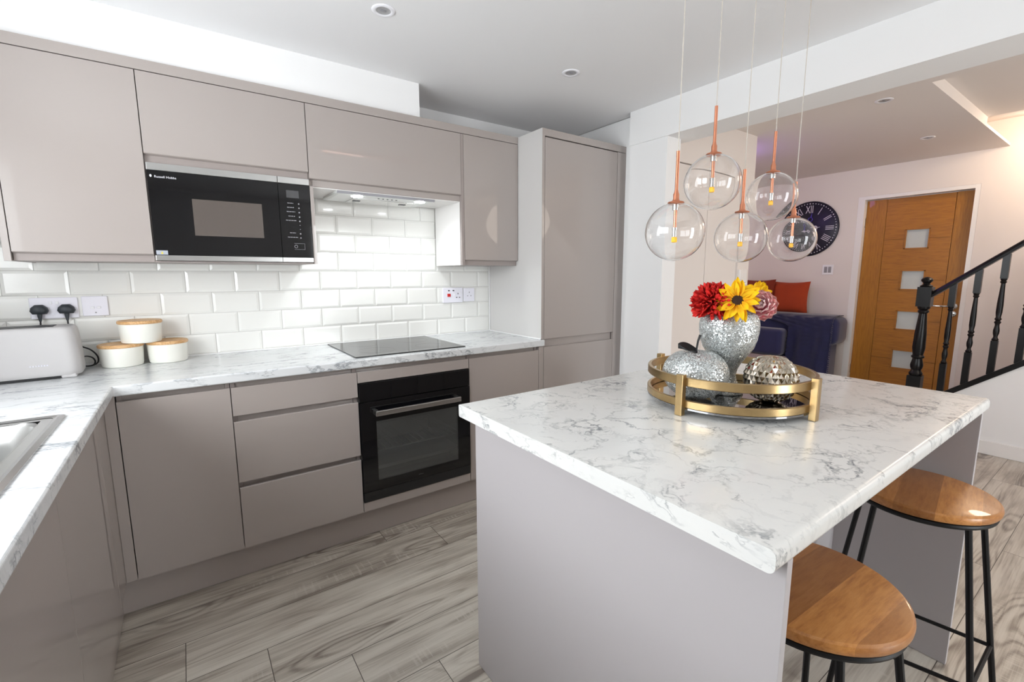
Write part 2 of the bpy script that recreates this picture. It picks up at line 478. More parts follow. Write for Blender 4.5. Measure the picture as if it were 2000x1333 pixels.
# ------------------------------------------------------------------ mesh tools
class MB:
    def __init__(s):
        s.v = []
        s.f = []
        s.a = {}

    def add(s, vs, fs, M=None, attr=None):
        o = len(s.v)
        for i, p in enumerate(vs):
            p = Vector(p)
            if M is not None:
                p = M @ p
            s.v.append(p)
            if attr is not None:
                s.a[o + i] = attr[i]
        s.f += [tuple(i + o for i in f) for f in fs]
        return s

    def box(s, x0, x1, y0, y1, z0, z1, M=None, bev=0.0, seg=2):
        if bev > 0:
            bm = bmesh.new()
            bmesh.ops.create_cube(bm, size=1)
            for v in bm.verts:
                v.co = ((x0 + x1) / 2 + v.co.x * (x1 - x0), (y0 + y1) / 2 + v.co.y * (y1 - y0), (z0 + z1) / 2 + v.co.z * (z1 - z0))
            bmesh.ops.bevel(bm, geom=list(bm.edges), offset=bev, segments=seg, profile=0.5, affect='EDGES', clamp_overlap=True)
            bm.verts.index_update()
            r = s.add([v.co.copy() for v in bm.verts], [tuple(v.index for v in f.verts) for f in bm.faces], M)
            bm.free()
            return r
        vs = [(x, y, z) for x in (x0, x1) for y in (y0, y1) for z in (z0, z1)]
        fs = [(0, 1, 3, 2), (4, 6, 7, 5), (0, 4, 5, 1), (2, 3, 7, 6), (0, 2, 6, 4), (1, 5, 7, 3)]
        return s.add(vs, fs, M)

    def lathe(s, prof, seg=32, M=None, cap=True, wob=None):
        vs = []
        fs = []
        n = len(prof)
        for j in range(seg):
            a = 2 * PI * j / seg
            for i, (r, z) in enumerate(prof):
                rr = r * (wob(a, i) if wob else 1)
                vs.append((rr * math.cos(a), rr * math.sin(a), z))
        for j in range(seg):
            k = (j + 1) % seg
            for i in range(n - 1):
                fs.append((j * n + i, k * n + i, k * n + i + 1, j * n + i + 1))
        if cap:
            if prof[0][0] > 1e-6:
                fs.append(tuple(j * n for j in range(seg))[::-1])
            if prof[-1][0] > 1e-6:
                fs.append(tuple(j * n + n - 1 for j in range(seg)))
        return s.add(vs, fs, M)

    def tube(s, pts, r, seg=10, closed=False, cap=True):
        pts = [Vector(p) for p in pts]
        n = len(pts)
        rs = r if isinstance(r, (list, tuple)) else [r] * n
        vs = []
        fs = []
        up = None
        for i, p in enumerate(pts):
            if closed:
                d = pts[(i + 1) % n] - pts[i - 1]
            else:
                d = pts[min(i + 1, n - 1)] - pts[max(i - 1, 0)]
            d.normalize()
            if up is None:
                up = Vector((0, 0, 1)) if abs(d.z) < 0.9 else Vector((1, 0, 0))
            e1 = d.cross(up)
            if e1.length < 1e-6:
                e1 = d.cross(Vector((0, 1, 0)))
            e1.normalize()
            e2 = d.cross(e1).normalized()
            up = -e2 if True else up
            for k in range(seg):
                a = 2 * PI * k / seg
                vs.append(p + (e1 * math.cos(a) + e2 * math.sin(a)) * rs[i])
        m = n if closed else n - 1
        for i in range(m):
            i2 = (i + 1) % n
            for k in range(seg):
                k2 = (k + 1) % seg
                fs.append((i * seg + k, i * seg + k2, i2 * seg + k2, i2 * seg + k))
        if cap and not closed:
            fs.append(tuple(range(seg))[::-1])
            fs.append(tuple((n - 1) * seg + k for k in range(seg)))
        return s.add(vs, fs)

    def prism(s, poly, z0, z1, M=None):
        """polygon (x, y) extruded along z"""
        n = len(poly)
        vs = [(x, y, z0) for x, y in poly] + [(x, y, z1) for x, y in poly]
        fs = [tuple(range(n))[::-1], tuple(range(n, 2 * n))]
        for i in range(n):
            j = (i + 1) % n
            fs.append((i, j, n + j, n + i))
        return s.add(vs, fs, M)

    def build(s, name, m, parent=None, smooth=False, loc=None, angle=35, bevel=0.0):
        me = bpy.data.meshes.new(name)
        me.from_pydata([tuple(p) for p in s.v], [], s.f)
        if s.a:
            at = me.attributes.new('along', 'FLOAT', 'POINT')
            for i, val in s.a.items():
                at.data[i].value = val
        bm = bmesh.new()
        bm.from_mesh(me)
        bmesh.ops.recalc_face_normals(bm, faces=bm.faces)
        bm.to_mesh(me)
        bm.free()
        if smooth:
            me.polygons.foreach_set('use_smooth', [True] * len(me.polygons))
            try:
                me.set_sharp_from_angle(angle=R(angle))
            except Exception:
                pass
        me.materials.append(m)
        me.update()
        o = bpy.data.objects.new(name, me)
        COL.objects.link(o)
        if parent is not None:
            o.parent = parent
        if loc is not None:
            o.location = loc
        if bevel > 0:
            b = o.modifiers.new('bevel', 'BEVEL')
            b.width = bevel
            b.segments = 3
            b.limit_method = 'ANGLE'
            b.angle_limit = R(40)
        return o


def tag(o, label=None, cat=None, group=None, kind=None):
    if label:
        o['label'] = label
    if cat:
        o['category'] = cat
    if group:
        o['group'] = group
    if kind:
        o['kind'] = kind
    return o


def thing(name, label, cat, loc=(0, 0, 0), rz=0.0, group=None):
    o = bpy.data.objects.new(name, None)
    COL.objects.link(o)
    o.location = loc
    o.rotation_euler = (0, 0, rz)
    o.empty_display_size = 0.05
    return tag(o, label, cat, group)


def struct(name, mb, m, label, parent=None, smooth=False, cat=None):
    o = mb.build(name, m, parent, smooth)
    if parent is None:
        tag(o, label, cat or name.split('_')[0].split('.')[0], kind='structure')
    return o


def text_mesh(name, txt, size, m, parent, mw, extr=0.0003, align='CENTER'):
    cu = bpy.data.curves.new(name, 'FONT')
    cu.body = txt
    cu.size = size
    cu.extrude = extr
    cu.align_x = align
    cu.align_y = 'CENTER'
    to = bpy.data.objects.new(name + '_tmp', cu)
    COL.objects.link(to)
    dg = bpy.context.evaluated_depsgraph_get()
    me = bpy.data.meshes.new_from_object(to.evaluated_get(dg))
    bpy.data.objects.remove(to)
    bpy.data.curves.remove(cu)
    me.transform(mw)
    me.materials.clear()
    me.materials.append(m)
    me.name = name
    return me


def obj_from_mesh(name, me, parent=None):
    o = bpy.data.objects.new(name, me)
    COL.objects.link(o)
    if parent is not None:
        o.parent = parent
    return o


H = 2.295
XL = -1.48
# ------------------------------------------------------------------ room shell
struct('floor', MB().box(XL - .25, 5.0, YB - .1, 2.8, -0.08, 0.0), M_floor, 'grey oak laminate planked floor')
struct('wall_back', MB().box(XL - .25, 1.806, 0.58, 0.70, 0, H + .1), M_wall, 'white painted wall behind the wall cabinets')
mb = MB()
mb.box(XL - .25, XL, YB, WINY0, 0, H + .1)
mb.box(XL - .25, XL, WINY1, 0.70, 0, H + .1)
mb.box(XL - .25, XL, WINY0, WINY1, 0, WINZ0)
mb.box(XL - .25, XL, WINY0, WINY1, WINZ1, H + .1)
struct('wall_left', mb, M_wall, 'white wall with the window over the sink')
mb = MB()
mb.box(XL - .25, FILLX0, YB - .12, YB, 0, H + .1)
mb.box(FILLX1, 5.0, YB - .12, YB, 0, H + .1)
mb.box(FILLX0, FILLX1, YB - .12, YB, FILLZ1, H + .1)
struct('wall_front', mb, M_wall, 'white wall behind the camera with an added fill light opening')
mb = MB()
mb.box(1.806, 1.872, -0.10, 0.70, 0, H + .1)
mb.box(1.745, 1.872, -0.36, -0.085, 0, 2.095)
struct('wall_partition', mb, M_wall, 'white wall end beside the tall cabinet')
struct('wall_beam', MB().box(1.735, 1.955, YB, -0.085, 2.095, H + .1), M_wall, 'white boxed beam over the opening to the hall')
struct('ceiling', MB().box(XL - .25, 1.806, YB - .12, 0.70, H, H + .1), M_ceil, 'white kitchen ceiling')
WX, WY0, WY1 = 2.68, -3.62, -1.30
mb = MB()
mb.box(1.80, 4.92, WY1, 2.8, H, H + .02)
mb.box(1.80, WX, YB - .12, WY1, H, H + .02)
mb.box(WX, 4.92, YB - .12, WY0, H, H + .02)
struct('ceiling_hall', mb, M_hallwall, 'hall ceiling')
mb = MB()
mb.prism([(WX - .02, 2.36), (3.97, 2.36), (4.92, 2.53), (4.92, 2.63), (WX - .02, 2.46)], -3.8, -0.95, Matrix(((1, 0, 0, 0), (0, 0, 1, 0), (0, 1, 0, 0), (0, 0, 0, 1))))
mb.box(WX + .001, 3.97, WY1 + .002, WY1 + .03, H + .0195, 2.365)
mb.box(WX - .03, WX - .001, -3.8, -1.28, H + .0195, 2.365)
mb.box(3.90, 4.92, -1.02, -0.97, H + .0195, 2.6)
mb.box(WX - .03, 4.92, WY0 - .1, WY0 - .002, H + .0195, 2.6)
struct('ceiling_stairwell', mb, M_hallwall, 'raised ceiling over the stairs')
# boxed bulkhead over the wall cabinets
struct('trim_1', MB().box(XL, 0.476, 0.262, 0.58, 2.119, H), M_wall, 'white boxed bulkhead above the wall cabinets')
# hall cross wall and its cupboard doors
mb = MB()
mb.box(1.872, 1.985, -0.28, -0.18, 0, H)
mb.box(1.985, 2.745, -0.28, -0.18, 2.0, H)
mb.box(2.745, 2.90, -0.28, 2.7, 0, H)
mb.box(1.872, 2.745, -0.19, -0.16, 0, H)
struct('wall_hall', mb, M_hallwall, 'beige hall wall with cupboard doors')
for i, (a, b) in enumerate(((1.988, 2.335), (2.340, 2.742))):
    o = struct('door_%d' % (i + 2), MB().box(a, b, -0.268, -0.245, 0.02, 1.995, bev=.002), M_hallwall,
               ['flat white hall cupboard door nearest the kitchen wall end', 'flat white hall cupboard door nearest the sofa corner'][i], cat='door')
mb = MB()
mb.box(2.752, 2.80, -0.300, -0.28, 0, 1.33, bev=.004)
mb.box(2.806, 2.86, -0.294, -0.28, 0, 1.33, bev=.004)
struct('trim_2', mb, M_white_trim, 'white ridged moulding on the hall wall corner')
# far wall with door opening
DY0, DY1, DZ = -1.165, -0.315, 2.03
mb = MB()
mb.box(4.80, 4.92, DY1, 2.8, 0, H + .6)
mb.box(4.80, 4.92, YB, DY0, 0, H + .6)
mb.box(4.80, 4.92, DY0, DY1, DZ, H + .6)
struct('wall_far', mb, M_hallwall, 'pale hall wall with clock and oak door')
struct('wall_living', MB().box(2.9, 4.8, 2.7, 2.8, 0, H), M_hallwall, 'wall at the far end of the living area')
mb = MB()
mb.box(4.801, 4.90, DY1 - .055, DY1 - .0005, 0, DZ - .0005)
mb.box(4.801, 4.90, DY0 + .0005, DY0 + .032, 0, DZ - .0005)
mb.box(4.801, 4.90, DY0 + .0325, DY1 - .0555, DZ - .032, DZ - .0005)
mb.box(4.885, 4.905, DY0, DY1, 0, DZ)
struct('trim_3', mb, M_white_trim, 'white door lining around the oak door')
# wall under the stairs, stringer slope
SL = 0.79
sz = lambda y: 0.425 + SL * (-1.272 - y)
SYB = -0.98
poly = [(SYB, 0), (SYB, sz(SYB) - .045), (-3.55, sz(-3.55) - .045), (YB, sz(-3.55) - .045), (YB, 0)]
M_yz = Matrix(((0, 0, 1, 0), (1, 0, 0, 0), (0, 1, 0, 0), (0, 0, 0, 1)))
struct('wall_stairs', MB().prism(poly, 4.02, 4.06, M_yz), M_wall, 'white panelled wall under the stairs')
struct('baseboard_stairs', MB().box(4.003, 4.02, YB, SYB - .005, 0, 0.10, bev=.004), M_white_trim, 'white skirting under the stairs')
mb = MB()
for k in range(9):
    y = -1.15 - k * 0.245
    mb.box(4.062, 4.797, -3.6, y, 0.19 * k, 0.19 * (k + 1))
struct('stairs', mb, M_stair, 'carpeted stair treads behind the balustrade')
# window beside the camera, and frame of the added fill opening behind it
mb = MB()
for y in (WINY0 + .0, (WINY0 + WINY1) / 2 - .03, WINY1 - .06):
    mb.box(XL - .20, XL - .14, y, y + .06, WINZ0, WINZ1)
mb.box(XL - .20, XL - .14, WINY0, WINY1, WINZ0, WINZ0 + .06)
mb.box(XL - .20, XL - .14, WINY0, WINY1, WINZ1 - .06, WINZ1)
struct('window_1', mb, M_white_trim, 'white framed window over the sink')
mb = MB()
for x in (FILLX0, FILLX1 - .07):
    mb.box(x, x + .07, YB - .09, YB - .03, 0, FILLZ1)
mb.box(FILLX0 + .07, FILLX1 - .07, YB - .09, YB - .03, 0, .08)
mb.box(FILLX0 + .07, FILLX1 - .07, YB - .09, YB - .03, FILLZ1 - .08, FILLZ1)
struct('window_fill', mb, M_white_trim, 'white frame of the added fill light opening behind the camera')

# ------------------------------------------------------------------ oak door
d1 = MB()
d1.box(4.862, 4.884, -1.128, -1.0135, 0.005, 1.992, bev=.002)
d1.box(4.862, 4.884, -0.530, -0.372, 0.005, 1.992, bev=.002)
door = tag(d1.build('door_1', M_oak_v), 'oak front door with four square frosted panes', 'door', kind='structure')
zs = [0.005, 0.49, 0.862, 1.237, 1.612, 1.992]
mb = MB()
PY0, PY1 = -0.865, -0.690
for i in range(5):
    z0, z1 = zs[i] + .002, zs[i + 1] - .002
    for (a, b) in ((-1.010, PY0), (PY1, -0.533)):
        mb.box(4.862, 4.884, a, b, z0, z1)
panez = [(0.40, 0.58), (0.772, 0.952), (1.147, 1.327), (1.522, 1.702)]
edges = [0.007] + [q for p in panez for q in p] + [1.990]
for i in range(0, len(edges), 2):
    mb.box(4.862, 4.884, PY0, PY1, edges[i], edges[i + 1])
for z in zs[1:-1]:
    for (a, b) in ((-1.0134, PY0), (PY1, -0.5301)):
        mb.box(4.874, 4.882, a, b, z - .004, z + .004)
mb.box(4.874, 4.882, -1.0134, -1.0101, .01, 1.99).box(4.874, 4.882, -.5329, -.5301, .01, 1.99)
mb.build('centre_panel', M_oak_h, door)
for a, b in panez:
    p = MB().box(4.872, 4.876, PY0, PY1, a, b).build('pane', M_frost, door)
    f = MB()
    f.box(4.856, 4.874, PY0, PY0 + .008, a, b).box(4.856, 4.874, PY1 - .008, PY1, a, b)
    f.box(4.856, 4.874, PY0, PY1, a, a + .008).box(4.856, 4.874, PY0, PY1, b - .008, b)
    f.build('pane_frame', M_oak_h, door)
hd = MB()
hd.lathe([(0.026, 0), (0.026, .008), (0.018, .012)], 24, Matrix.Translation((4.862, -1.085, 1.012)) @ Matrix.Rotation(R(-90), 4, 'Y'))
hd.tube([(4.855, -1.085, 1.012), (4.815, -1.085, 1.012), (4.808, -1.07, 1.012), (4.806, -0.96, 1.012)], .0085, 12)
tag(hd.build('door_handle', M_chrome, door, True), 'chrome lever handle')
MB().lathe([(0.024, 0), (0.024, .007), (0.016, .01), (0.008, .011)], 24, Matrix.Translation((4.862, -1.085, 0.945)) @ Matrix.Rotation(R(-90), 4, 'Y')).build('keyhole_cover', M_chrome, door, True)
for z in (1.74, 0.30):
    MB().box(4.842, 4.866, -0.374, -0.366, z, z + .09, bev=.002).build('hinge', M_steel, door)

# ------------------------------------------------------------------ tiles
mb = MB()
TY = 0.570


def tile(x0, x1, z0, z1):
    if x1 - x0 < .008 or z1 - z0 < .008:
        return
    b = min(.011, (x1 - x0) * .35, (z1 - z0) * .35)
    y0, y1 = TY + .0036, TY
    vs = [(x0, TY + .01, z0), (x1, TY + .01, z0), (x1, TY + .01, z1), (x0, TY + .01, z1),
          (x0, y0, z0), (x1, y0, z0), (x1, y0, z1), (x0, y0, z1),
          (x0 + b, y1, z0 + b), (x1 - b, y1, z0 + b), (x1 - b, y1, z1 - b), (x0 + b, y1, z1 - b)]
    fs = [(0, 1, 5, 4), (1, 2, 6, 5), (2, 3, 7, 6), (3, 0, 4, 7), (4, 5, 9, 8), (5, 6, 10, 9), (6, 7, 11, 10), (7, 4, 8, 11), (8, 9, 10, 11)]
    mb.add(vs, fs)


P = 0.2028
for r in range(8):
    z0 = 0.9125 + r * 0.1022
    z1 = z0 + 0.1
    off = 0.0 if r % 2 == 1 else P / 2
    xa, xb = (XL, 1.100) if r < 5 else (-0.088, 0.704)
    if r == 5:
        pass
    x = -1.021 - 3 * P + off
    while x < xb:
        x0, x1 = max(x + .0012, xa), min(x + P - .0012, xb)
        if x1 > xa:
            tile(x0, x1, z0, min(z1, 1.71))
        x += P
tiles = struct('wall_tiles', mb, M_tile, 'white bevelled metro tile splashback', cat='wall')
MB().box(XL, 1.101, TY + .006, 0.58, 0.91, 1.71).build('grout', M_grout, tiles)
mb = MB()
mb.box(XL, 1.1, 0.562, 0.5705, 0.910, 0.917, bev=.002)
mb.box(1.094, 1.1015, 0.0, 0.57, 0.910, 0.917, bev=.002)
mb.box(1.094, 1.1015, 0.562, 0.5705, 0.915, 1.354, bev=.002)
struct('trim_4', mb, M_sealant, 'white sealant bead along the worktop and tall cabinet')


# ------------------------------------------------------------------ cabinets
G = 0.0016


def door_slab(x0, x1, y, z0, z1, lip=None, t=.018):
    """gloss slab facing -y; lip='top'/'bottom' gives the handleless chamfered edge"""
    m = MB()
    x0 += G
    x1 -= G
    if lip is None:
        return m.box(x0, x1, y, y + t, z0, z1, bev=.0015)
    if lip == 'top':
        prof = [(y, z0), (y, z1 - .002), (y + .002, z1), (y + .012, z1), (y + t, z1 - .008), (y + t, z0)]
    else:
        prof = [(y, z1), (y + t, z1), (y + t, z0), (y + .014, z0), (y + .0015, z0 + .004), (y, z0 + .007)]
    return m.prism(prof, x0, x1, M_yz)


def tick_panel(mb_, x0, x1, y0, y1, z0, z1):
    return mb_.box(x0, x1, y0, y1, z0, z1)


YW = 0.233
XS = [-1.110, -0.709, -0.105, 0.7035, 1.100]
ZD = 2.076
# tall left wall cabinet
t = thing('wall_cabinet', 'tall gloss grey wall cabinet at the left end, above the toaster', 'cabinet', (-0.91, 0.57, 1.354), group='wall cabinets')


def at(o, t_):
    o.matrix_parent_inverse = Matrix.Identity(4)
    o.location = Vector(o.location) - Vector(t_.location)
    return o


def put(mb_, name, m, t_, **k):
    o = mb_.build(name, m, t_, **k)
    o.location = -Vector(t_.location)
    return o


cb = MB()
cb.box(XS[0] + .001, XS[0] + .018, YW + .02, .568, 1.354, 2.077).box(XS[1] - .018, XS[1] - .0005, YW + .02, .568, 1.354, 2.077)
cb.box(XS[0] + .018, XS[1] - .018, YW + .02, .568, 1.354, 1.372).box(XS[0] + .018, XS[1] - .018, YW + .02, .568, 2.058, 2.077)
cb.box(XS[0] + .018, XS[1] - .018, .55, .568, 1.372, 2.058)
cb.box(XS[0] + .001, XS[1] - .002, YW + .0185, YW + .0195, 1.354, 1.42)
put(cb, 'body', M_carc, t)
put(door_slab(XS[0], XS[1], YW, 1.380, ZD, 'bottom'), 'door', M_gloss, t)
put(MB().box(XS[0] - .02, XS[0] - .001, YW, .568, 1.352, 2.077, bev=.001), 'end_panel', M_gloss, t)
# cabinet over the microwave, open niche below
t = thing('wall_cabinet', 'gloss grey cabinet with flap door holding the microwave', 'cabinet', (-0.407, 0.57, 1.354), group='wall cabinets')
cb = MB()
cb.box(XS[1] + .0005, XS[1] + .003, YW + .02, .568, 1.354, 2.077).box(XS[2] - .0155, XS[2] - .0005, YW + .02, .568, 1.72, 2.077)
cb.box(XS[1] + .003, XS[2] - .0005, YW + .0185, .568, 1.742, 1.79).box(XS[1] + .003, XS[2] - .016, YW + .02, .568, 2.058, 2.077)
cb.box(XS[1] + .003, XS[2] + .0, YW + .02, .568, 1.352, 1.358)
put(cb, 'body', M_carc, t)
put(door_slab(XS[1], XS[2], YW, 1.770, ZD, 'bottom'), 'door', M_gloss, t)
put(MB().box(XS[2] + .0005, XS[2] + .0155, YW, .568, 1.352, 1.712), 'side_panel', M_gloss, t)
# hood cabinet
t = thing('wall_cabinet', 'wide low gloss grey cabinet above the extractor hood', 'cabinet', (0.30, 0.57, 1.71), group='wall cabinets')
cb = MB()
cb.box(XS[2] + .017, XS[3] - .001, YW + .0205, .568, 1.713, 1.735).box(XS[2] + .001, XS[2] + .016, YW + .02, .568, 1.714, 2.077)
cb.box(XS[3] - .017, XS[3] - .001, YW + .02, .568, 1.735, 2.077).box(XS[2] + .016, XS[3] - .017, YW + .02, .568, 2.06, 2.077)
put(cb, 'body', M_carc, t)
put(door_slab(XS[2], XS[3], YW, 1.742, ZD, 'bottom'), 'door', M_gloss, t)
put(MB().box(XS[2] + .017, XS[3] - .001, YW + .0185, YW + .0205, 1.714, 1.78), 'light_pelmet', M_gloss, t)
put(MB().box(XS[2] + .017, XS[3] - .003, YW + .022, .566, 1.7085, 1.7128), 'underside_panel', M_white_trim, t)
# right cabinet
t = thing('wall_cabinet', 'narrow gloss grey wall cabinet between hood and tall cabinet', 'cabinet', (0.90, 0.57, 1.354), group='wall cabinets')
cb = MB()
cb.box(XS[3] + .0, XS[3] + .016, YW + .001, .568, 1.354, 2.077).box(XS[4] - .018, XS[4] - .001, YW + .02, .568, 1.354, 2.077)
cb.box(XS[3] + .016, XS[4] - .0185, YW + .0185, .568, 1.354, 1.372).box(XS[3] + .016, XS[4] - .0185, YW + .0185, YW + .0195, 1.372, 1.42).box(XS[3] + .016, XS[4] - .018, YW + .02, .568, 2.058, 2.077)
put(cb, 'body', M_carc, t)
put(door_slab(XS[3] + .016, XS[4], YW, 1.380, ZD, 'bottom'), 'door', M_gloss, t)
put(MB().box(XS[3] - .0025, XS[3] - .0005, YW + .02, .568, 1.354, 1.712), 'white_side', M_white_trim, t)
# cornice filler
tag(MB().box(XS[0] - .02, 1.0995, YW, YW + .018, 2.0795, 2.119, bev=.001).box(XS[0] - .02, 1.0995, YW + .018, .568, 2.101, 2.119).build('cornice', M_gloss),
    'long gloss grey cornice strip capping the wall cabinets', 'cornice')

# tall cabinet
XE, XT0, XT1, XR = 1.1014, 1.1214, 1.7252, 1.806
t = thing('tall_cabinet', 'floor to ceiling gloss grey fridge housing beside the white wall end', 'cabinet', (1.45, 0.3, 0))
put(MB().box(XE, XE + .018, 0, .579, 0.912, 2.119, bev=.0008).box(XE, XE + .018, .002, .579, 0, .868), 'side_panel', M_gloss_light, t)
put(MB().box(XE - .0002, XE + .0185, -.0006, .0, 0.912, 2.119), 'edge_strip', M_gloss, t)
put(MB().box(XE - .0002, XE + .0185, .0012, .002, 0.0, .868), 'edge_strip', M_gloss, t)
put(MB().box(XT0, XR - .001, .024, .579, .15, 2.075), 'body', M_dark_gap, t)
put(door_slab(XT0, XT1, 0, 0.912, ZD - .003, None), 'door', M_gloss, t)
put(door_slab(XT0, XT1, 0, 0.15, 0.862, 'top'), 'door', M_gloss, t)
put(MB().box(XT0 + .002, XT1 - .002, .020, .0238, .82, .93), 'grip_rail', M_gloss, t)
put(MB().box(XT1 + .0015, XR - .0005, 0, .018, 0, 2.076, bev=.001), 'infill_panel', M_gloss, t)
put(MB().box(XT0 - .002, XR - .0005, 0, .018, 2.079, 2.119, bev=.001).box(XT0, XR - .001, .018, .579, 2.1, 2.119), 'top_strip', M_gloss, t)
put(MB().box(XT0, XT1, .05, .065, 0.0, .148), 'plinth', M_gloss, t)

# base cabinets
XA, XB, XC, XD = -0.860, -0.5065, 0.0, 0.600


def base_unit(name, label, cat, x0, x1):
    t_ = thing(name, label, cat, ((x0 + x1) / 2, 0.3, 0.15), group='base cabinets along the back wall')
    c = MB()
    c.box(x0 + .001, x0 + .017, .022, .56, .15, .868).box(x1 - .017, x1 - .001, .022, .56, .15, .868)
    c.box(x0 + .017, x1 - .017, .022, .56, .15, .168).box(x0 + .017, x1 - .017, .545, .56, .168, .868)
    put(c, 'body', M_carc, t_)
    return t_


t = base_unit('base_cabinet', 'gloss grey corner base cabinet with one tall door', 'cabinet', XA, XB)
put(door_slab(XA, XB, 0, .152, .848, 'top'), 'door', M_gloss, t)
put(MB().box(XA + .003, XB - .0175, .030, .034, .80, .870), 'grip_rail', M_gloss, t)
t = base_unit('drawer_cabinet', 'gloss grey base cabinet with three handleless drawers left of the oven', 'cabinet', XB, XC)
for z0, z1 in ((.152, .420), (.4445, .705), (.7305, .848)):
    put(door_slab(XB, XC, 0, z0, z1, 'top'), 'drawer', M_gloss, t)
put(MB().box(XB + .018, XC - .018, .030, .034, .80, .870), 'grip_rail', M_gloss, t)
put(MB().box(XB + .018, XC - .018, .030, .034, .66, .76), 'grip_rail', M_gloss, t)
put(MB().box(XB + .018, XC - .018, .030, .034, .38, .48), 'grip_rail', M_gloss, t)
t = thing('oven_housing', 'gloss grey housing framing the built-in black oven', 'cabinet', (0.3, 0.3, 0.15), group='base cabinets along the back wall')
c = MB()
c.box(XC + .001, XC + .0025, .022, .56, .15, .868).box(XD - .0025, XD - .001, .022, .56, .15, .868).box(XC + .0025, XD - .0025, .022, .56, .15, .195)
put(c, 'body', M_carc, t)
put(door_slab(XC, XD, 0, .7965, .848, None), 'top_strip', M_gloss, t)
put(door_slab(XC, XD, 0, .152, .198, None), 'bottom_strip', M_gloss, t)
put(MB().box(XC + .004, XD - .004, .030, .034, .7935, .870), 'grip_rail', M_gloss, t)
t = base_unit('base_cabinet', 'gloss grey base cabinet with one door between oven and tall cabinet', 'cabinet', XD, 1.083)
put(door_slab(XD, 1.083, 0, .152, .848, 'top'), 'door', M_gloss, t)
put(MB().box(XD + .018, 1.065, .030, .034, .80, .870), 'grip_rail', M_gloss, t)
put(MB().box(1.0845, 1.1005, .0, .3, .15, .868, bev=.001), 'filler_post', M_gloss, t)

# left run
LX = -0.895
t = thing('base_cabinet', 'gloss grey base cabinet run under the sink along the left wall', 'cabinet', (-1.18, -1.3, 0.15))
c = MB()
c.box(XL + .02, LX - .022, -2.9, -0.18, .15, .70).box(LX - .04, LX - .022, -2.9, -.18, .70, .868)
put(c, 'body', M_carc, t)


def door_x(y0, y1, z0, z1):
    prof = [(LX, z0), (LX, z1 - .002), (LX - .002, z1), (LX - .012, z1), (LX - .018, z1 - .008), (LX - .018, z0)]
    return MB().prism(prof, y0 + G, y1 - G, Matrix(((1, 0, 0, 0), (0, 0, 1, 0), (0, 1, 0, 0), (0, 0, 0, 1))))


for a, b in ((-0.77, -0.17), (-1.37, -0.77), (-1.97, -1.37), (-2.57, -1.97)):
    put(door_x(a, b, .152, .848), 'door', M_gloss, t)
put(MB().box(LX - .034, LX - .030, -2.57, -.17, .80, .870), 'grip_rail', M_gloss, t)
# corner post with rounded inner edge
tag(MB().box(LX, XA - .0015, 0.0, .02, .152, .870, bev=.002).box(LX - .02, LX, -.168, .02, .152, .870, bev=.004).build('corner_post', M_gloss),
    'gloss grey L shaped corner post where the two base runs meet', 'corner post')
tag(MB().box(-0.92, 1.10, .05, .065, 0.002, .148).build('plinth', M_gloss), 'long grey kickboard under the back base cabinets', 'plinth', 'kickboards')
tag(MB().box(-0.935, -0.92, -2.9, .065, 0.002, .148).build('plinth', M_gloss), 'grey kickboard under the sink base run', 'plinth', 'kickboards')

# worktop, L shape with sink cut-out
WF = -0.0144
WXI = -0.862
SX0, SX1, SY0, SY1 = -1.395, -0.925, -1.33, -0.375


def rect_pieces(mb_, x0, x1, y0, y1, z0, z1):
    mb_.box(x0, x1, y0, y1, z0, z1)


bm = bmesh.new()
ox = [XL, SX0 + .02, SX1 - .02, WXI, 1.1195]
outer = [(XL, .568), (XL, -2.9), (WXI, -2.9), (WXI, WF), (1.1195, WF), (1.1195, -.0005), (1.1005, -.0005), (1.1005, .568)]


def slab_with_hole(name, outer, hole, z0, z1, m, bev=0.004):
    bm = bmesh.new()

    def ring(pts, z):
        vs = [bm.verts.new((x, y, z)) for x, y in pts]
        return vs, [bm.edges.new((vs[i], vs[(i + 1) % len(vs)])) for i in range(len(vs))]
    ro, eo = ring(outer, z1)
    es = list(eo)
    if hole:
        rh, eh = ring(hole, z1)
        es += eh
    bmesh.ops.triangle_fill(bm, use_beauty=True, use_dissolve=False, edges=es)
    top = list(bm.faces)
    r = bmesh.ops.extrude_face_region(bm, geom=top)
    for v in [g for g in r['geom'] if isinstance(g, bmesh.types.BMVert)]:
        v.co.z = z0
    bmesh.ops.recalc_face_normals(bm, faces=bm.faces)
    me = bpy.data.meshes.new(name)
    bm.to_mesh(me)
    bm.free()
    me.materials.append(m)
    o = bpy.data.objects.new(name, me)
    COL.objects.link(o)
    b = o.modifiers.new('bevel', 'BEVEL')
    b.width = bev
    b.segments = 4
    b.limit_method = 'ANGLE'
    b.angle_limit = R(50)
    return o


hole = [(SX0 + .02, SY0 + .02), (SX1 - .02, SY0 + .02), (SX1 - .02, SY1 - .02), (SX0 + .02, SY1 - .02)]
wt = slab_with_hole('worktop', outer, hole, .8716, .910, M_marble2, 0.006)
tag(wt, 'L shaped white marble effect worktop running under the toaster and hob', 'worktop')
wt_edge = MB().box(WXI - .002, WXI + .0012, WF - .001, WF + .004, .873, .909).build('joint_strip', M_steel, wt)
tag(wt_edge, 'metal joint strip')

# sink
t = thing('sink', 'stainless steel inset sink in the left worktop', 'sink', ((SX0 + SX1) / 2, (SY0 + SY1) / 2, .91))
bm = bmesh.new()


def rr(x0, x1, y0, y1, r, z, n=6):
    pts = []
    for cx_, cy_, a0 in ((x1 - r, y1 - r, 0), (x0 + r, y1 - r, 90), (x0 + r, y0 + r, 180), (x1 - r, y0 + r, 270)):
        for k in range(n + 1):
            a = R(a0 + 90 * k / n)
            pts.append((cx_ + r * math.cos(a), cy_ + r * math.sin(a), z))
    return pts


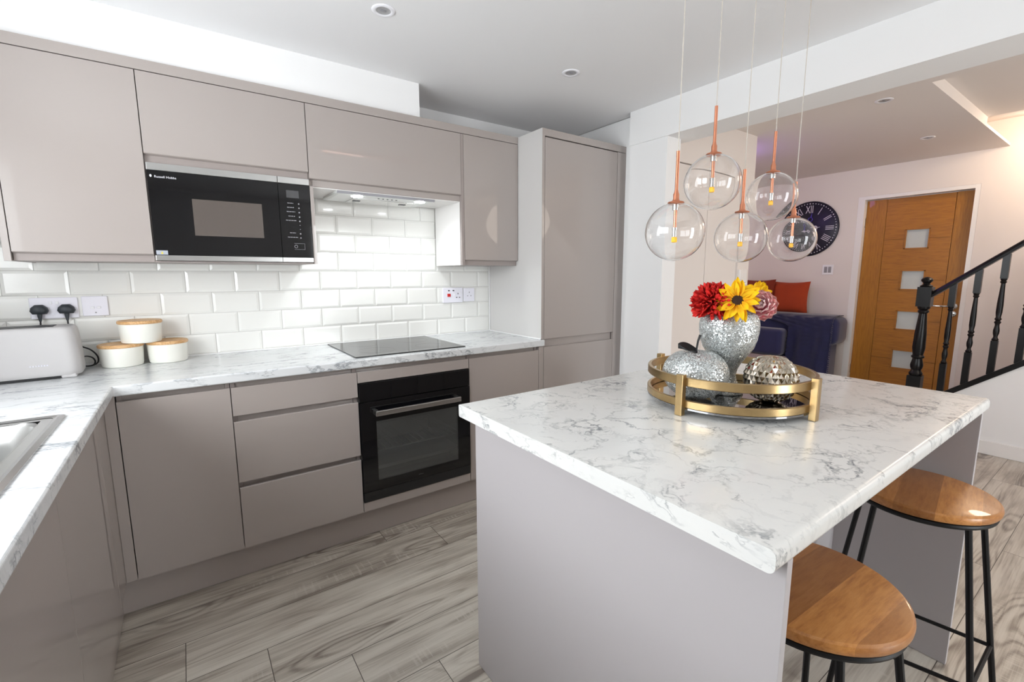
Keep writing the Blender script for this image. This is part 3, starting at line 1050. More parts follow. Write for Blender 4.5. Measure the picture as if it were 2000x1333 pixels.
def loft(rings, closed_end=True, start_cap=False):
    n = len(rings[0])
    vs = [p for r_ in rings for p in r_]
    fs = []
    for i in range(len(rings) - 1):
        for k in range(n):
            k2 = (k + 1) % n
            fs.append((i * n + k, i * n + k2, (i + 1) * n + k2, (i + 1) * n + k))
    if closed_end:
        fs.append(tuple((len(rings) - 1) * n + k for k in range(n)))
    if start_cap:
        fs.append(tuple(range(n))[::-1])
    return vs, fs


bx0, bx1, by0, by1 = SX0 + .045, SX1 - .045, SY1 - .50, SY1 - .045
rings = [rr(SX0, SX1, SY0, SY1, .02, .9105), rr(SX0, SX1, SY0, SY1, .02, .914), rr(SX0 + .012, SX1 - .012, SY0 + .012, SY1 - .012, .02, .9165),
         rr(SX0 + .022, SX1 - .022, SY0 + .022, SY1 - .022, .02, .913)]
vs, fs = loft(rings, False)
m_ = MB().add(vs, fs)
# deck with drainer ridges
m_.box(SX0 + .02, SX1 - .02, SY0 + .02, by0 - .002, .908, .912)
m_.box(SX0 + .02, bx0, by0 - .002, SY1 - .02, .908, .912).box(bx1, SX1 - .02, by0 - .002, SY1 - .02, .908, .912).box(bx0, bx1, by1, SY1 - .02, .908, .912)
put(m_, 'rim', M_steel_bright, t)
vs, fs = loft([rr(bx0 - .002, bx1 + .002, by0 - .002, by1 + .002, .05, .9122), rr(bx0 + .004, bx1 - .004, by0 + .004, by1 - .004, .05, .906), rr(bx0 + .012, bx1 - .012, by0 + .012, by1 - .012, .05, .86),
               rr(bx0 + .02, bx1 - .02, by0 + .02, by1 - .02, .05, .745), rr(bx0 + .05, bx1 - .05, by0 + .05, by1 - .05, .04, .728)])
put(MB().add(vs, fs), 'bowl', M_steel, t, smooth=True)
m_ = MB()
for k in range(6):
    m_.box(SX0 + .06 + k * .06, SX0 + .068 + k * .06, SY0 + .05, by0 - .05, .9115, .914, bev=.001)
put(m_, 'drainer_ridge', M_steel_bright, t)

# ------------------------------------------------------------------ hob
M_zone = mat('hob_zone_print', (0.03, 0.03, 0.03, 1), 0.2)
t = thing('hob', 'black glass electric hob set in the worktop above the oven', 'hob', (0.303, 0.291, 0.910))
put(MB().box(.008, .598, .031, .551, .9105, .9155, bev=.0015), 'glass_top', M_black_glass, t)
for cx_, cy_, r_ in ((.16, .18, .09), (.45, .17, .075), (.16, .41, .075), (.45, .41, .09)):
    put(MB().lathe([(r_ - .0008, .9155), (r_, .9157), (r_ + .0008, .9155)], 48, Matrix.Translation((cx_, cy_, 0)), cap=False), 'cooking_zone', M_zone, t)

# ------------------------------------------------------------------ oven
t = thing('oven', 'black built-in oven with steel bar handle and glass door', 'oven', (0.3, 0.3, 0.2))
c = MB()
c.box(.004, .022, .012, .54, .2025, .792).box(.578, .596, .012, .54, .2025, .792).box(.022, .578, .012, .54, .2025, .26).box(.022, .578, .012, .54, .69, .792).box(.022, .578, .50, .54, .26, .69)
put(c, 'cavity', M_oven_dark, t)
put(MB().box(.003, .298, -.006, .012, .7035, .7935, bev=.0015).box(.2985, .597, -.006, .012, .7035, .7935, bev=.0015), 'control_panel', M_black_glass, t)
d = MB()
d.box(.003, .078, -.008, .010, .252, .700, bev=.001).box(.522, .597, -.008, .010, .252, .700, bev=.001)
d.box(.078, .522, -.008, .010, .600, .700).box(.078, .522, -.008, .010, .252, .300)
dr = put(d, 'door', M_black_glass, t)
o = MB().box(.078, .522, -.0065, -.0035, .300, .600).build('window_glass', M_ovenglass, dr)
h = MB()
h.box(.064, .520, -.054, -.040, .637, .662, bev=.002)
h.box(.064, .084, -.042, -.006, .640, .659, bev=.001).box(.50, .52, -.042, -.006, .640, .659, bev=.001)
tag(h.build('handle', M_steel, dr), 'brushed steel bar handle')
put(MB().box(.003, .597, -.006, .012, .2015, .2495, bev=.001), 'vent_strip', M_black_plastic, t)
r_ = MB()
for k in range(16):
    r_.tube([(.04 + k * .035, .04, .43), (.04 + k * .035, .48, .43)], .0016, 6)
r_.tube([(.03, .045, .43), (.57, .045, .43)], .003, 8)
r_.tube([(.03, .47, .43), (.57, .47, .43)], .003, 8)
put(r_, 'shelf_rack', M_steel_bright, t)
r_ = MB()
r_.box(.03, .57, .05, .45, .335, .338).box(.03, .57, .045, .05, .335, .352)
put(r_, 'baking_tray', M_steel, t)
put(MB().box(.287, .313, -.0085, -.0078, .2735, .2765), 'logo', M_display, t)

# ------------------------------------------------------------------ microwave
t = thing('microwave', 'black built-in microwave with steel trim under the flap cabinet', 'microwave', (-0.407, 0.3, 1.36))
X0, X1, XM = -0.7045, -0.1065, -0.240
put(MB().box(X0 + .01, X1 - .03, .262, .55, 1.362, 1.738), 'body', M_black_plastic, t)
dr = put(MB().box(X0, XM - .001, YW + .0, .260, 1.381, 1.712), 'door', M_black_glass, t)
put(MB().box(XM + .001, X1, YW + .0, .260, 1.381, 1.712), 'control_panel', M_black_glass, t)
put(MB().box(X0, XM - .001, YW - .002, .260, 1.7125, 1.740, bev=.001).box(XM + .001, X1, YW - .002, .260, 1.7125, 1.740, bev=.001), 'top_trim', M_steel, t)
put(MB().box(X0, XM - .001, YW - .002, .260, 1.3595, 1.3805, bev=.001).box(XM + .001, X1, YW - .002, .260, 1.3595, 1.3805, bev=.001), 'bottom_trim', M_steel, t)
M_mwwin = mat('microwave_window_mesh', srgb(92, 84, 79), 0.18, coat=0.4, var=0.06, vscale=60)
put(MB().box(-.566, -.310, YW - .0006, YW + .001, 1.464, 1.612), 'window', M_mwwin, t)
put(MB().box(-.207, -.154, YW - .0006, YW + .001, 1.650, 1.683), 'display', M_display, t)
b_ = MB()
for k, z in enumerate((1.625, 1.606, 1.586, 1.566, 1.547, 1.529, 1.510, 1.490, 1.471)):
    s_ = .0032 if k not in (5, 6) else .0018
    b_.lathe([(0, 0), (s_, .0), (s_, .0008), (0, .0008)], 12, Matrix.Translation((-.157, YW + .0002, z)) @ Matrix.Rotation(R(90), 4, 'X'))
put(b_, 'button', M_grey_print, t)
for z, w, x in ((1.626, .024, -.193), (1.607, .027, -.193), (1.588, .034, -.193), (1.568, .026, -.191), (1.549, .042, -.194), (1.493, .024, -.190), (1.473, .042, -.191)):
    k = 0
    xx = x - w / 2
    b_ = MB()
    while xx < x + w / 2:
        ww = .0022 if k % 4 != 3 else .0008
        b_.box(xx, xx + ww, YW - .0005, YW + .0003, z - .0016, z + (.0016 if k % 3 else .0022))
        xx += .0028
        k += 1
    put(b_, 'control_marking', M_grey_print, t)
b_ = MB()
for (a, c_, e, f_) in ((-.187, -.142, 1.4445, 1.4455), (-.187, -.142, 1.4175, 1.4185), (-.1425, -.1415, 1.4175, 1.4455)):
    b_.box(a, c_, YW - .0005, YW + .0003, e, f_)
b_.tube([(-.180 + .0065 * math.cos(a), YW - .0003, 1.431 + .0065 * math.sin(a)) for a in [2 * PI * k / 16 for k in range(16)]], .0011, 6, closed=True)
put(b_, 'start_key_marking', M_grey_print, t)
mw = Matrix.Translation((-.647, YW - .0006, 1.688)) @ Matrix.Rotation(R(90), 4, 'X')
o = obj_from_mesh('logo', text_mesh('logo', 'Russell Hobbs', .0125, M_white_print, None, mw), t)
o.location = -Vector(t.location)
tag(o, 'white lettering Russell Hobbs')
put(MB().lathe([(0, 0), (.0036, 0), (.0036, .0008), (0, .0008)], 20, Matrix.Translation((-.6935, YW + .0002, 1.690)) @ Matrix.Rotation(R(90), 4, 'X') @ Matrix.Diagonal((1, 1.5, 1, 1))), 'emblem', M_white_print, t)
sk = put(MB().box(-.702, -.664, YW - .0006, YW + .0002, 1.383, 1.400), 'warning_sticker', M_sticker, t)
MB().prism([(-.687, 1.386), (-.679, 1.386), (-.683, 1.397)], YW - .0009, YW - .0005, Matrix(((1, 0, 0, 0), (0, 0, 1, 0), (0, 1, 0, 0), (0, 0, 0, 1)))).build('warning_triangle', M_yellow_print, sk)

# ------------------------------------------------------------------ extractor hood
t = thing('extractor_hood', 'slim canopy extractor hood with two lit lamps above the hob', 'extractor hood', (0.28, 0.4, 1.713))
m_ = MB()
hx0, hx1, hy0, hy1 = .022, .545, .250, .515
vs, fs = loft([rr(hx0, hx1, hy0, hy1, .004, 1.708), rr(hx0, hx1, hy0, hy1, .004, 1.697), rr(hx0 + .014, hx1 - .014, hy0 + .012, hy1 - .012, .004, 1.693)])
M_hood = mat('silver_painted_hood', srgb(226, 228, 226), 0.3, 0.25, var=0.03)
put(m_.add(vs, fs), 'canopy', M_hood, t)
put(MB().box(hx0 + .001, hx1 - .001, hy0 - .002, hy0 + .010, 1.6955, 1.7075), 'grey_edge', M_grey_print, t)
put(MB().box(.13, .47, .345, .495, 1.6895, 1.6935, bev=.001), 'grease_filter', M_steel_bright, t)
for x in (.165, .42):
    put(MB().box(x - .018, x + .018, .40, .425, 1.687, 1.690, bev=.001), 'filter_clip', M_display, t)
for x in (.13, .47):
    put(MB().lathe([(0, 1.6905), (.027, 1.6905), (.030, 1.6935)], 28, Matrix.Translation((x, .285, 0))), 'lamp_lens', M_lamp, t)
m_ = MB()
for k in range(5):
    m_.lathe([(0, 1.6905), (.0045, 1.6905), (.005, 1.6932)], 12, Matrix.Translation((.245 + k * .024, .295, 0)))
put(m_, 'button', M_display, t)


# ------------------------------------------------------------------ sockets and switches
def rot_face_mat(x, y, z, yaw):
    return Matrix.Translation((x, y, z)) @ Matrix.Rotation(yaw, 4, 'Z')


def face_plate(name, label, cat, x, y, z, w, h, yaw=0.0, m=None, group=None):
    t_ = thing(name, label, cat, (x, y, z), yaw, group)
    MB().box(-w / 2, w / 2, -.009, 0, -h / 2, h / 2, bev=.003).build('plate', m or M_white_plastic2, t_)
    return t_


def rocker(t_, x, z, w=.009, h=.014, m=None):
    MB().box(x - w / 2, x + w / 2, -.0125, -.008, z - h / 2, z + h / 2, bev=.001).build('rocker', m or M_white_plastic, t_)


SKY = TY - .0002
t = face_plate('double_socket', 'white double socket behind the toaster holding two black plugs', 'socket', -1.075, SKY, 1.165, .148, .088)
rocker(t, -.010, .022, .010, .012)
rocker(t, .010, .022, .010, .012)
t = face_plate('cooker_switch', 'square white switch plate with two rockers right of the toaster', 'switch', -.946, SKY, 1.168, .086, .086)
rocker(t, -.010, -.006, .013, .010)
rocker(t, .012, -.006, .013, .010)
MB().lathe([(0, 0), (.003, 0), (.003, .001), (0, .001)], 12, Matrix.Translation((0, -.009, -.028)) @ Matrix.Rotation(R(90), 4, 'X')).build('screw_cap', M_grey_print, t)
t = face_plate('cooker_socket', 'white cooker control socket with red rocker under the right wall cabinet', 'socket', .812, SKY, 1.166, .148, .098)
rocker(t, -.030, .000, .022, .020, M_red)
for xn in (-.036, -.003):
    MB().box(xn, xn + .012, -.0105, -.0085, .026, .033).build('neon', M_display, t)
MB().box(.034, .038, -.0102, -.0085, .004, .014).box(.022, .031, -.0102, -.0085, -.018, -.013).box(.043, .052, -.0102, -.0085, -.018, -.013).build('pin_hole', M_black_plastic, t)
rocker(t, .052, .012, .007, .012)
rocker(t, .010, .002, .010, .016)
t = face_plate('wall_socket', 'square white socket plate beside the cooker control socket', 'socket', .934, SKY, 1.166, .082, .090)
MB().box(-.003, .003, -.0102, -.0085, .012, .020).box(-.016, -.009, -.0102, -.0085, -.010, -.005).box(.009, .016, -.0102, -.0085, -.010, -.005).build('pin_hole', M_grey_print, t)
t = face_plate('light_switch', 'square light switch plate on the far wall beside the clock', 'switch', 4.7995, -.108, 1.338, .10, .10, R(-90), M_white_plastic)
MB().box(-.032, -.004, -.0102, -.0085, -.03, .03).box(.004, .032, -.0102, -.0085, -.03, .03).build('rocker', M_grey_print, t)


def smooth_path(p, n=6):
    p = [Vector(q) for q in p]
    out = []
    for i in range(len(p) - 1):
        a, b, c, d = p[max(i - 1, 0)], p[i], p[i + 1], p[min(i + 2, len(p) - 1)]
        for k in range(n):
            u = k / n
            out.append(.5 * ((2 * b) + (c - a) * u + (2 * a - 5 * b + 4 * c - d) * u * u + (3 * b - a - 3 * c + d) * u ** 3))
    return out + [p[-1]]


def plug(x, label, path):
    t_ = thing('power_plug', label, 'plug', (x, SKY - .0092, 1.157), 0, 'black plugs in the double socket')
    prof = [(-.024, -.002), (-.021, .010), (-.010, .020), (.010, .020), (.021, .010), (.024, -.002), (.018, -.013), (-.018, -.013)]
    m2 = MB()
    n = len(prof)
    rings = [[(a * k, -d, b * k) for a, b in prof] for k, d in ((1.1, 0.0), (1.17, .006), (1.15, .020), (1.0, .030), (.7, .035))]
    vs, fs = loft(rings, True, True)
    m2.add(vs, fs)
    m2.build('body', M_plug, t_, True, angle=50)
    MB().tube([(0, -.014, -.010), (0, -.016, -.024), (0, -.017, -.045)], [.009, .0075, .004], 10).build('strain_relief', M_plug, t_, True)
    MB().tube(smooth_path([(0, -.017, -.044)] + path), .0030, 8).build('cable', M_black_plastic, t_, True)


plug(-1.119, 'black plug in the left half of the double socket', [(-.002, -.020, -.08), (-.004, -.030, -.14), (.0, -.04, -.20), (.02, -.05, -.235), (.04, -.055, -.2415)])
plug(-1.037, 'black plug in the right half of the double socket', [(.001, -.019, -.07), (.006, -.024, -.12), (.03, -.028, -.155), (.062, -.034, -.175), (.082, -.040, -.205), (.080, -.048, -.232), (.055, -.06, -.2415), (.03, -.07, -.232), (.028, -.075, -.21), (.045, -.07, -.197), (.066, -.06, -.205), (.074, -.055, -.225), (.06, -.05, -.2415), (.0, -.05, -.2418)])

# ------------------------------------------------------------------ toaster
TW, TD, TH = .45, .185, .195
t = thing('toaster', 'stone grey long slot toaster on the worktop by the left wall', 'toaster', (-1.208, .357, .9105), R(3))


def rbox_rings(w, d, r, z):
    return rr(-w / 2, w / 2, -d / 2, d / 2, r, z, 8)


rings = []
for z, k in ((.010, .0), (.012, .004), (.03, .006), (.10, .002), (.17, -.008), (.185, -.014), (.192, -.022), (.195, -.034)):
    rings.append(rbox_rings(TW + k * 1.0, TD + k * .8, .038, z))
m_ = MB()
vs, fs = loft(rings, True, True)
m_.add(vs, fs)
m_.build('body', M_toaster, t, True, angle=60)
MB().box(-TW / 2 + .05, TW / 2 - .05, -TD / 2 + .002, TD / 2 - .01, .001, .012).build('underside', M_black_plastic, t)
for sx_ in (-1, 1):
    MB().box(sx_ * (TW / 2 - .035) - .022, sx_ * (TW / 2 - .035) + .022, -TD / 2 - .001, TD / 2 - .01, .0, .014, bev=.004).build('foot', M_toaster, t)
MB().box(-.16, .16, -.045, -.012, .1945, .197, bev=.001).box(-.16, .16, .014, .047, .1945, .197, bev=.001).build('slot', M_black_plastic, t)
b_ = MB()
for k in range(7):
    b_.box(.088 + k * .0075, .0925 + k * .0075, -TD / 2 - .0035, -TD / 2 - .002, .052, .0575)
b_.build('logo', M_white_print, t)


# ------------------------------------------------------------------ canisters
def canister(label, x, y, z, r=.0765, rz=0.0, master=None):
    if master is None:
        t_ = thing('canister', label, 'canister', (x, y, z), rz, 'cream canisters with wooden lids')
        MB().lathe([(0, 0), (r - .010, 0), (r - .006, .003), (r - .004, .012), (r, .082), (r - .001, .0835), (r - .005, .0835), (r - .007, .08), (r - .01, .02), (0, .015)], 56, cap=False).build('pot', M_ceramic, t_, True, angle=30)
        MB().lathe([(0, .0835), (r + .001, .0835), (r + .003, .0865), (r + .003, .0945), (r, .0975), (r - .012, .0975), (r - .014, .0965), (r - .03, .0955), (0, .0955)], 56, cap=False).build('lid', M_bamboo, t_, True, angle=30)
        return t_
    c_ = master.copy()
    COL.objects.link(c_)
    c_.location = (x, y, z)
    c_.rotation_euler = (0, 0, rz)
    c_['label'] = label
    for ch in list(master.children):
        d_ = ch.copy()
        COL.objects.link(d_)
        d_.parent = c_
    return c_


cm = canister('cream canister with wooden lid, lower left of the stack of three', -.868, .468, .9102)
canister('cream canister with wooden lid, lower right of the stack of three', -.707, .486, .9102, rz=1.0, master=cm)
canister('cream canister with wooden lid resting on top of the other two', -.795, .470, 1.0080, rz=2.1, master=cm)


# ------------------------------------------------------------------ island
IX0, IX1, IY0, IY1 = 0.0252, 1.4041, -0.9327, -1.858
m_ = MB()
r_ = .012
prof = []
for (cy_, cz_, a0) in ((IY1 + r_, .910 - r_, 90), (IY1 + r_, .872 + r_, 180), ):
    for k in range(7):
        a = R(a0 + 90 * k / 6)
        prof.append((cy_ + r_ * math.cos(a), cz_ + r_ * math.sin(a)))
for (cy_, cz_, a0) in ((IY0 - .005, .872 + .005, 270), (IY0 - .005, .910 - .005, 0)):
    for k in range(4):
        a = R(a0 + 90 * k / 3)
        prof.append((cy_ + .005 * math.cos(a), cz_ + .005 * math.sin(a)))
m_.prism(prof, IX0 + .0015, IX1 - .0015, M_yz)
isl = m_.build('island_worktop', M_marble, None, True, angle=40)
tag(isl, 'white marble effect worktop of the kitchen island', 'worktop')
m_ = MB()
prof2 = [(a, b) for a, b in prof]
m_.prism(prof2, IX0, IX0 + .0014, M_yz)
m_.build('end_strip', M_marble_edge, isl)
MB().prism(prof2, IX1 - .0014, IX1, M_yz).build('end_strip', M_marble_edge, isl)
t = thing('island_cabinet', 'grey panelled island base carrying the marble worktop', 'cabinet', (0.7, -1.4, 0))
put(MB().box(.077, .095, -1.853, -.9425, 0.001, .8715, bev=.0008), 'end_panel', M_island, t)
put(MB().box(1.345, 1.363, -1.853, -.9425, 0.001, .8715, bev=.0008), 'end_panel', M_island, t)
put(MB().box(.0955, 1.3445, -1.50, -1.482, 0.001, .8715), 'back_panel', M_island, t)
put(MB().box(.0965, 1.3435, -1.481, -.985, .15, .870), 'body', M_carc, t)
for k in range(3):
    a = .0965 + k * .4157
    put(MB().prism([(-.9655, .152), (-.9655, .826), (-.967, .828), (-.98, .848), (-.984, .848), (-.984, .152)], a + G, a + .4157 - G, M_yz), 'door', M_gloss, t)
put(MB().box(.0965, 1.3435, -1.03, -1.015, .001, .148), 'plinth', M_island, t)


# ------------------------------------------------------------------ stools
def stool(label, cx_, cy_, angs, rz=0.0):
    t_ = thing('bar_stool', label, 'stool', (cx_, cy_, 0), 0, 'round wooden bar stools at the island')
    zt = .665
    s_ = MB().lathe([(0, zt - .026), (.166, zt - .026), (.170, zt - .024), (.1735, zt - .018), (.1745, zt - .010), (.173, zt - .004), (.169, zt), (.165, zt + .0008), (0, zt + .0008)], 72, cap=False)
    o_ = s_.build('seat', M_seat, t_, True, angle=30)
    o_.rotation_euler = (0, 0, rz)
    MB().tube([(.160 * math.cos(a), .160 * math.sin(a), zt - .034) for a in [2 * PI * k / 56 for k in range(56)]], .0085, 10, closed=True).build('seat_ring', M_black_metal, t_, True)
    pt = lambda a, r, z: (r * math.cos(R(a)), r * math.sin(R(a)), z)
    rb = lambda z: .150 + (.635 - z) * .150
    for a in angs:
        MB().tube([pt(a, .150, .636), pt(a, rb(.2), .2), pt(a, rb(.0), .004)], .0078, 10).build('leg', M_black_metal, t_, True)
    n = len(angs)
    for k in range(n):
        a, b = angs[k], angs[(k + 1) % n]
        MB().tube([pt(a, rb(.2), .2), pt(b, rb(.2), .2)], .006, 8).build('foot_rail', M_black_metal, t_, True)
    return t_


stool('round wooden bar stool under the island corner nearest the camera', .383, -1.770, [15, 132, 223, 298], 1.52)
stool('round wooden bar stool at the hall end of the island', 1.120, -1.779, [72, 153, 235, 305], 1.72)

# ------------------------------------------------------------------ tray and ornaments
TC = Vector((.7145, -1.3865, 0))
t = thing('serving_tray', 'round antique gold tray with mirrored base on the island', 'tray', (TC.x, TC.y, .910))


def band(r0, r1, z0, z1):
    b = .0015
    return MB().lathe([(r0, z0 + b), (r0 + b, z0), (r1 - b, z0), (r1, z0 + b), (r1, z1 - b), (r1 - b, z1), (r0 + b, z1), (r0, z1 - b), (r0, z0 + b)], 96, cap=False)


band(.2245, .235, .0215, .043).build('lower_ring', M_brass, t, True, angle=40)
band(.224, .235, .083, .107).build('upper_ring', M_brass, t, True, angle=40)
MB().lathe([(0, .016), (.2338, .016), (.2338, .021), (0, .021)], 96, cap=False).build('mirror_base', M_mirror, t)
a0 = math.atan2(-1.39 - TC.y, .472 - TC.x)
for k in range(4):
    MB().box(.233, .252, -.0105, .0105, 0.0005, .116, Matrix.Rotation(a0 + k * PI / 2, 4, 'Z'), bev=.0015).build('foot_post', M_brass, t)
ZB = .9312

# apple
t = thing('apple_ornament', 'silver crackle mosaic apple with black stalk on the tray', 'ornament', (.600, -1.350, ZB), R(-36))
ra, ha = .0940, .146
prof = []
for k in range(33):
    th = PI * k / 32
    r_ = ra * math.sin(th) ** .82
    z_ = ha / 2 * (1 - math.cos(th))
    z_ -= .022 * math.exp(-((r_ / .022) ** 2)) * (1 if th > PI / 2 else 0)
    z_ += .010 * math.exp(-((r_ / .030) ** 2)) * (1 if th < PI / 2 else 0)
    r_ *= (1 - .10 * max(0, (.5 - z_ / ha)) * 1.2)
    prof.append((max(r_, 0), z_))
MB().lathe(prof, 64, cap=False, wob=lambda a, i: 1 + .012 * math.cos(5 * a)).build('body', M_mosaic, t, True, angle=180)
MB().tube([(0, 0, .121), (.000, .0, .150), (.003, 0, .172), (.009, 0, .190)], [.0032, .0030, .0032, .0042], 10).build('stalk', M_leaf_black, t, True)
lf = MB()
n, w_ = 10, .017
vs = []
for i in range(n + 1):
    s_ = i / n
    wd = w_ * math.sin(PI * min(s_ * .9 + .08, 1)) ** .8
    x_ = -.055 * s_
    z_ = .141 + .022 * s_ - .006 * s_ * s_
    for side, zz in ((-1, .0), (0, -.004), (1, .0)):
        vs.append((x_, side * wd, z_ + zz + .006 * abs(side) + side * wd * .55))
    for side in (-1, 0, 1):
        vs.append((x_, side * wd, z_ - .003 + (-.004 if side == 0 else 0) + .006 * abs(side) + side * wd * .55))
fs = []
for i in range(n):
    a, b = i * 6, (i + 1) * 6
    for k in (0, 1):
        fs.append((a + k, a + k + 1, b + k + 1, b + k))
        fs.append((a + 3 + k, b + 3 + k, b + 4 + k, a + 4 + k))
    fs.append((a, b, b + 3, a + 3))
    fs.append((a + 2, a + 5, b + 5, b + 2))
lf.add(vs, fs)
lf.build('leaf', M_leaf_black, t, True)

# vase
VX, VY = .737, -1.368
t = thing('vase', 'silver crackle mosaic goblet vase holding silk flowers on the tray', 'vase', (VX, VY, ZB))
prof = [(0, 0), (.047, 0), (.049, .003), (.047, .010), (.040, .022), (.031, .036), (.027, .048), (.028, .058), (.031, .072), (.043, .090), (.062, .112), (.077, .135), (.0815, .160), (.081, .185), (.076, .206),
        (.066, .224), (.056, .234), (.053, .236), (.051, .234), (.060, .220), (.072, .19), (.074, .15), (.06, .11), (.03, .08), (0, .075)]
prof = [(0, 0), (.047, 0), (.049, .003), (.047, .010), (.040, .022), (.031, .036), (.027, .048), (.027, .060), (.030, .074), (.038, .092), (.053, .115), (.069, .140), (.0765, .165),
        (.0805, .190), (.081, .210), (.078, .226), (.071, .238), (.063, .243), (.060, .241), (.068, .226), (.072, .20), (.066, .15), (.05, .11), (.028, .08), (0, .078)]
prof = [(a * 1.06, b * 1.03) for a, b in prof]
MB().lathe(prof, 64, cap=False).build('body', M_mosaic, t, True, angle=180)

# faceted glass ornament
t = thing('faceted_ornament', 'champagne mirror glass ball with diamond facets on the tray', 'ornament', (.741, -1.501, ZB + .0005))
rx_, rz_ = .0685, .067
rows, cols = 15, 26
m_ = MB()


def ep(th, ph, k=1.0):
    # slightly flattened dome
    r_ = rx_ * math.sin(th) ** .85 * k
    z_ = rz_ + rz_ * math.cos(th) * k
    return (r_ * math.cos(ph), r_ * math.sin(ph), z_)


for i in range(-1, rows):
    for j in range(cols):
        o_ = (i % 2) * .5
        th0, th1, th2 = [PI * min(max((i + q + .5) / rows, 0.0), 1.0) for q in (0, 1, 2)]
        p0 = ep(max(th0, .001), 2 * PI * (j + o_) / cols)
        pl = ep(min(max(th1, .001), PI - .001), 2 * PI * (j + o_ - .5) / cols)
        pr_ = ep(min(max(th1, .001), PI - .001), 2 * PI * (j + o_ + .5) / cols)
        p2 = ep(min(th2, PI - .001), 2 * PI * (j + o_) / cols)
        bulge = 1.0 + .065 * math.sin(min(max(th1, 0.05), PI - .05))
        pc = ep(min(max(th1, .001), PI - .001), 2 * PI * (j + o_) / cols, bulge)
        m_.add([p0, pl, p2, pr_, pc], [(0, 1, 4), (1, 2, 4), (2, 3, 4), (3, 0, 4)])
m_.build('body', M_champagne, t)


# ------------------------------------------------------------------ flowers
def petal(m_, M, L, W_, curl, cup, tip=1.0, nl=6, nw=4, base=.3, ruffle=0.0):
    vs, at_ = [], []
    for i in range(nl + 1):
        s_ = i / nl
        w2 = W_ * (base + (1 - base) * math.sin(PI * min(s_ * .75 + .05, 1) ** 1.0)) * (1 - s_ ** (3 * tip)) ** .6 if s_ < 1 else 0.0005
        for j in range(nw + 1):
            u = j / nw * 2 - 1
            z_ = curl * s_ * s_ * L + cup * u * u * W_ + ruffle * math.sin(u * 5 + s_ * 7) * s_
            vs.append((s_ * L * math.cos(curl * s_ * .8), u * w2, z_))
            at_.append(s_)
    fs = []
    for i in range(nl):
        for j in range(nw):
            a = i * (nw + 1) + j
            fs.append((a, a + 1, a + nw + 2, a + nw + 1))
    m_.add(vs, fs, M, at_)


def frame(c, nrm):
    nrm = Vector(nrm).normalized()
    q = nrm.to_track_quat('Z', 'Y')
    return Matrix.Translation(Vector(c)) @ q.to_matrix().to_4x4()


CAMP = Vector((-0.6266, -2.1318, 1.30))


def stem(t_, c, end):
    c, end = Vector(c), Vector(end)
    mid = (c + end) / 2 + Vector((0, 0, .01))
    MB().tube([c - Vector(t_.location), mid - Vector(t_.location), end - Vector(t_.location)], .003, 8).build('stem', M_stem, t_, True)


def mum(label, c, rad):
    t_ = thing('silk_chrysanthemum', label, 'flower', c)
    m_ = MB()
    N = 420
    for i in range(N):
        z_ = 1 - 2 * (i + .5) / N
        if z_ < -.62:
            continue
        a = i * 2.39996
        r_ = math.sqrt(1 - z_ * z_)
        d = Vector((r_ * math.cos(a), r_ * math.sin(a), z_))
        d = (d + Vector((random.uniform(-.08, .08), random.uniform(-.08, .08), random.uniform(-.08, .08)))).normalized()
        tg = d.cross(Vector((0, 0, 1)))
        if tg.length < .01:
            tg = Vector((1, 0, 0))
        tg.normalize()
        dd = (d + tg * random.uniform(-.35, .35) + d.cross(tg) * random.uniform(-.35, .35)).normalized()
        y_ = d.cross(dd)
        if y_.length < .02:
            y_ = tg
        y_.normalize()
        z2 = dd.cross(y_)
        Mx = Matrix((dd, y_, z2)).transposed().to_4x4()
        Mx.translation = d * rad * .45
        L = rad * random.uniform(.46, .56)
        petal(m_, Mx, L, .0088, random.uniform(-.2, .5), .55, 1.2, 5, 2, .55)
    m_.build('petals', M_pet_red, t_, True, angle=80)
    MB().lathe([(0, -rad * .5), (rad * .35, -rad * .35), (rad * .5, 0), (rad * .35, rad * .35), (0, rad * .5)], 16, cap=False).build('heart', M_pet_red, t_, True)
    return t_


def sunflower(label, c, nrm, rad, n=19, disc=.016):
    t_ = thing('silk_sunflower', label, 'flower', c)
    F = frame((0, 0, 0), nrm)
    m_ = MB()
    for ring_, (k0, up, sc) in enumerate(((0, .10, 1.0), (.5, .32, .84))):
        for k in range(n):
            a = 2 * PI * (k + k0 + random.uniform(-.2, .2)) / n
            Mx = F @ Matrix.Rotation(a, 4, 'Z') @ Matrix.Translation((disc * .8, 0, ring_ * .002)) @ Matrix.Rotation(-up + random.uniform(-.18, .25), 4, 'Y') @ Matrix.Rotation(random.uniform(-.3, .3), 4, 'X')
            petal(m_, Mx, (rad - disc * .8) * sc * random.uniform(.82, 1.05), .0118 * random.uniform(.85, 1.2), random.uniform(-.45, .3), .5, .75, 7, 4, .45)
    m_.build('petals', M_pet_yel, t_, True, angle=80)
    MB().lathe([(0, .007), (disc * .5, .0065), (disc * .9, .004), (disc * 1.05, -.001), (disc * .6, -.006), (0, -.008)], 28, F, cap=False).build('seed_disc', M_disc, t_, True)
    return t_


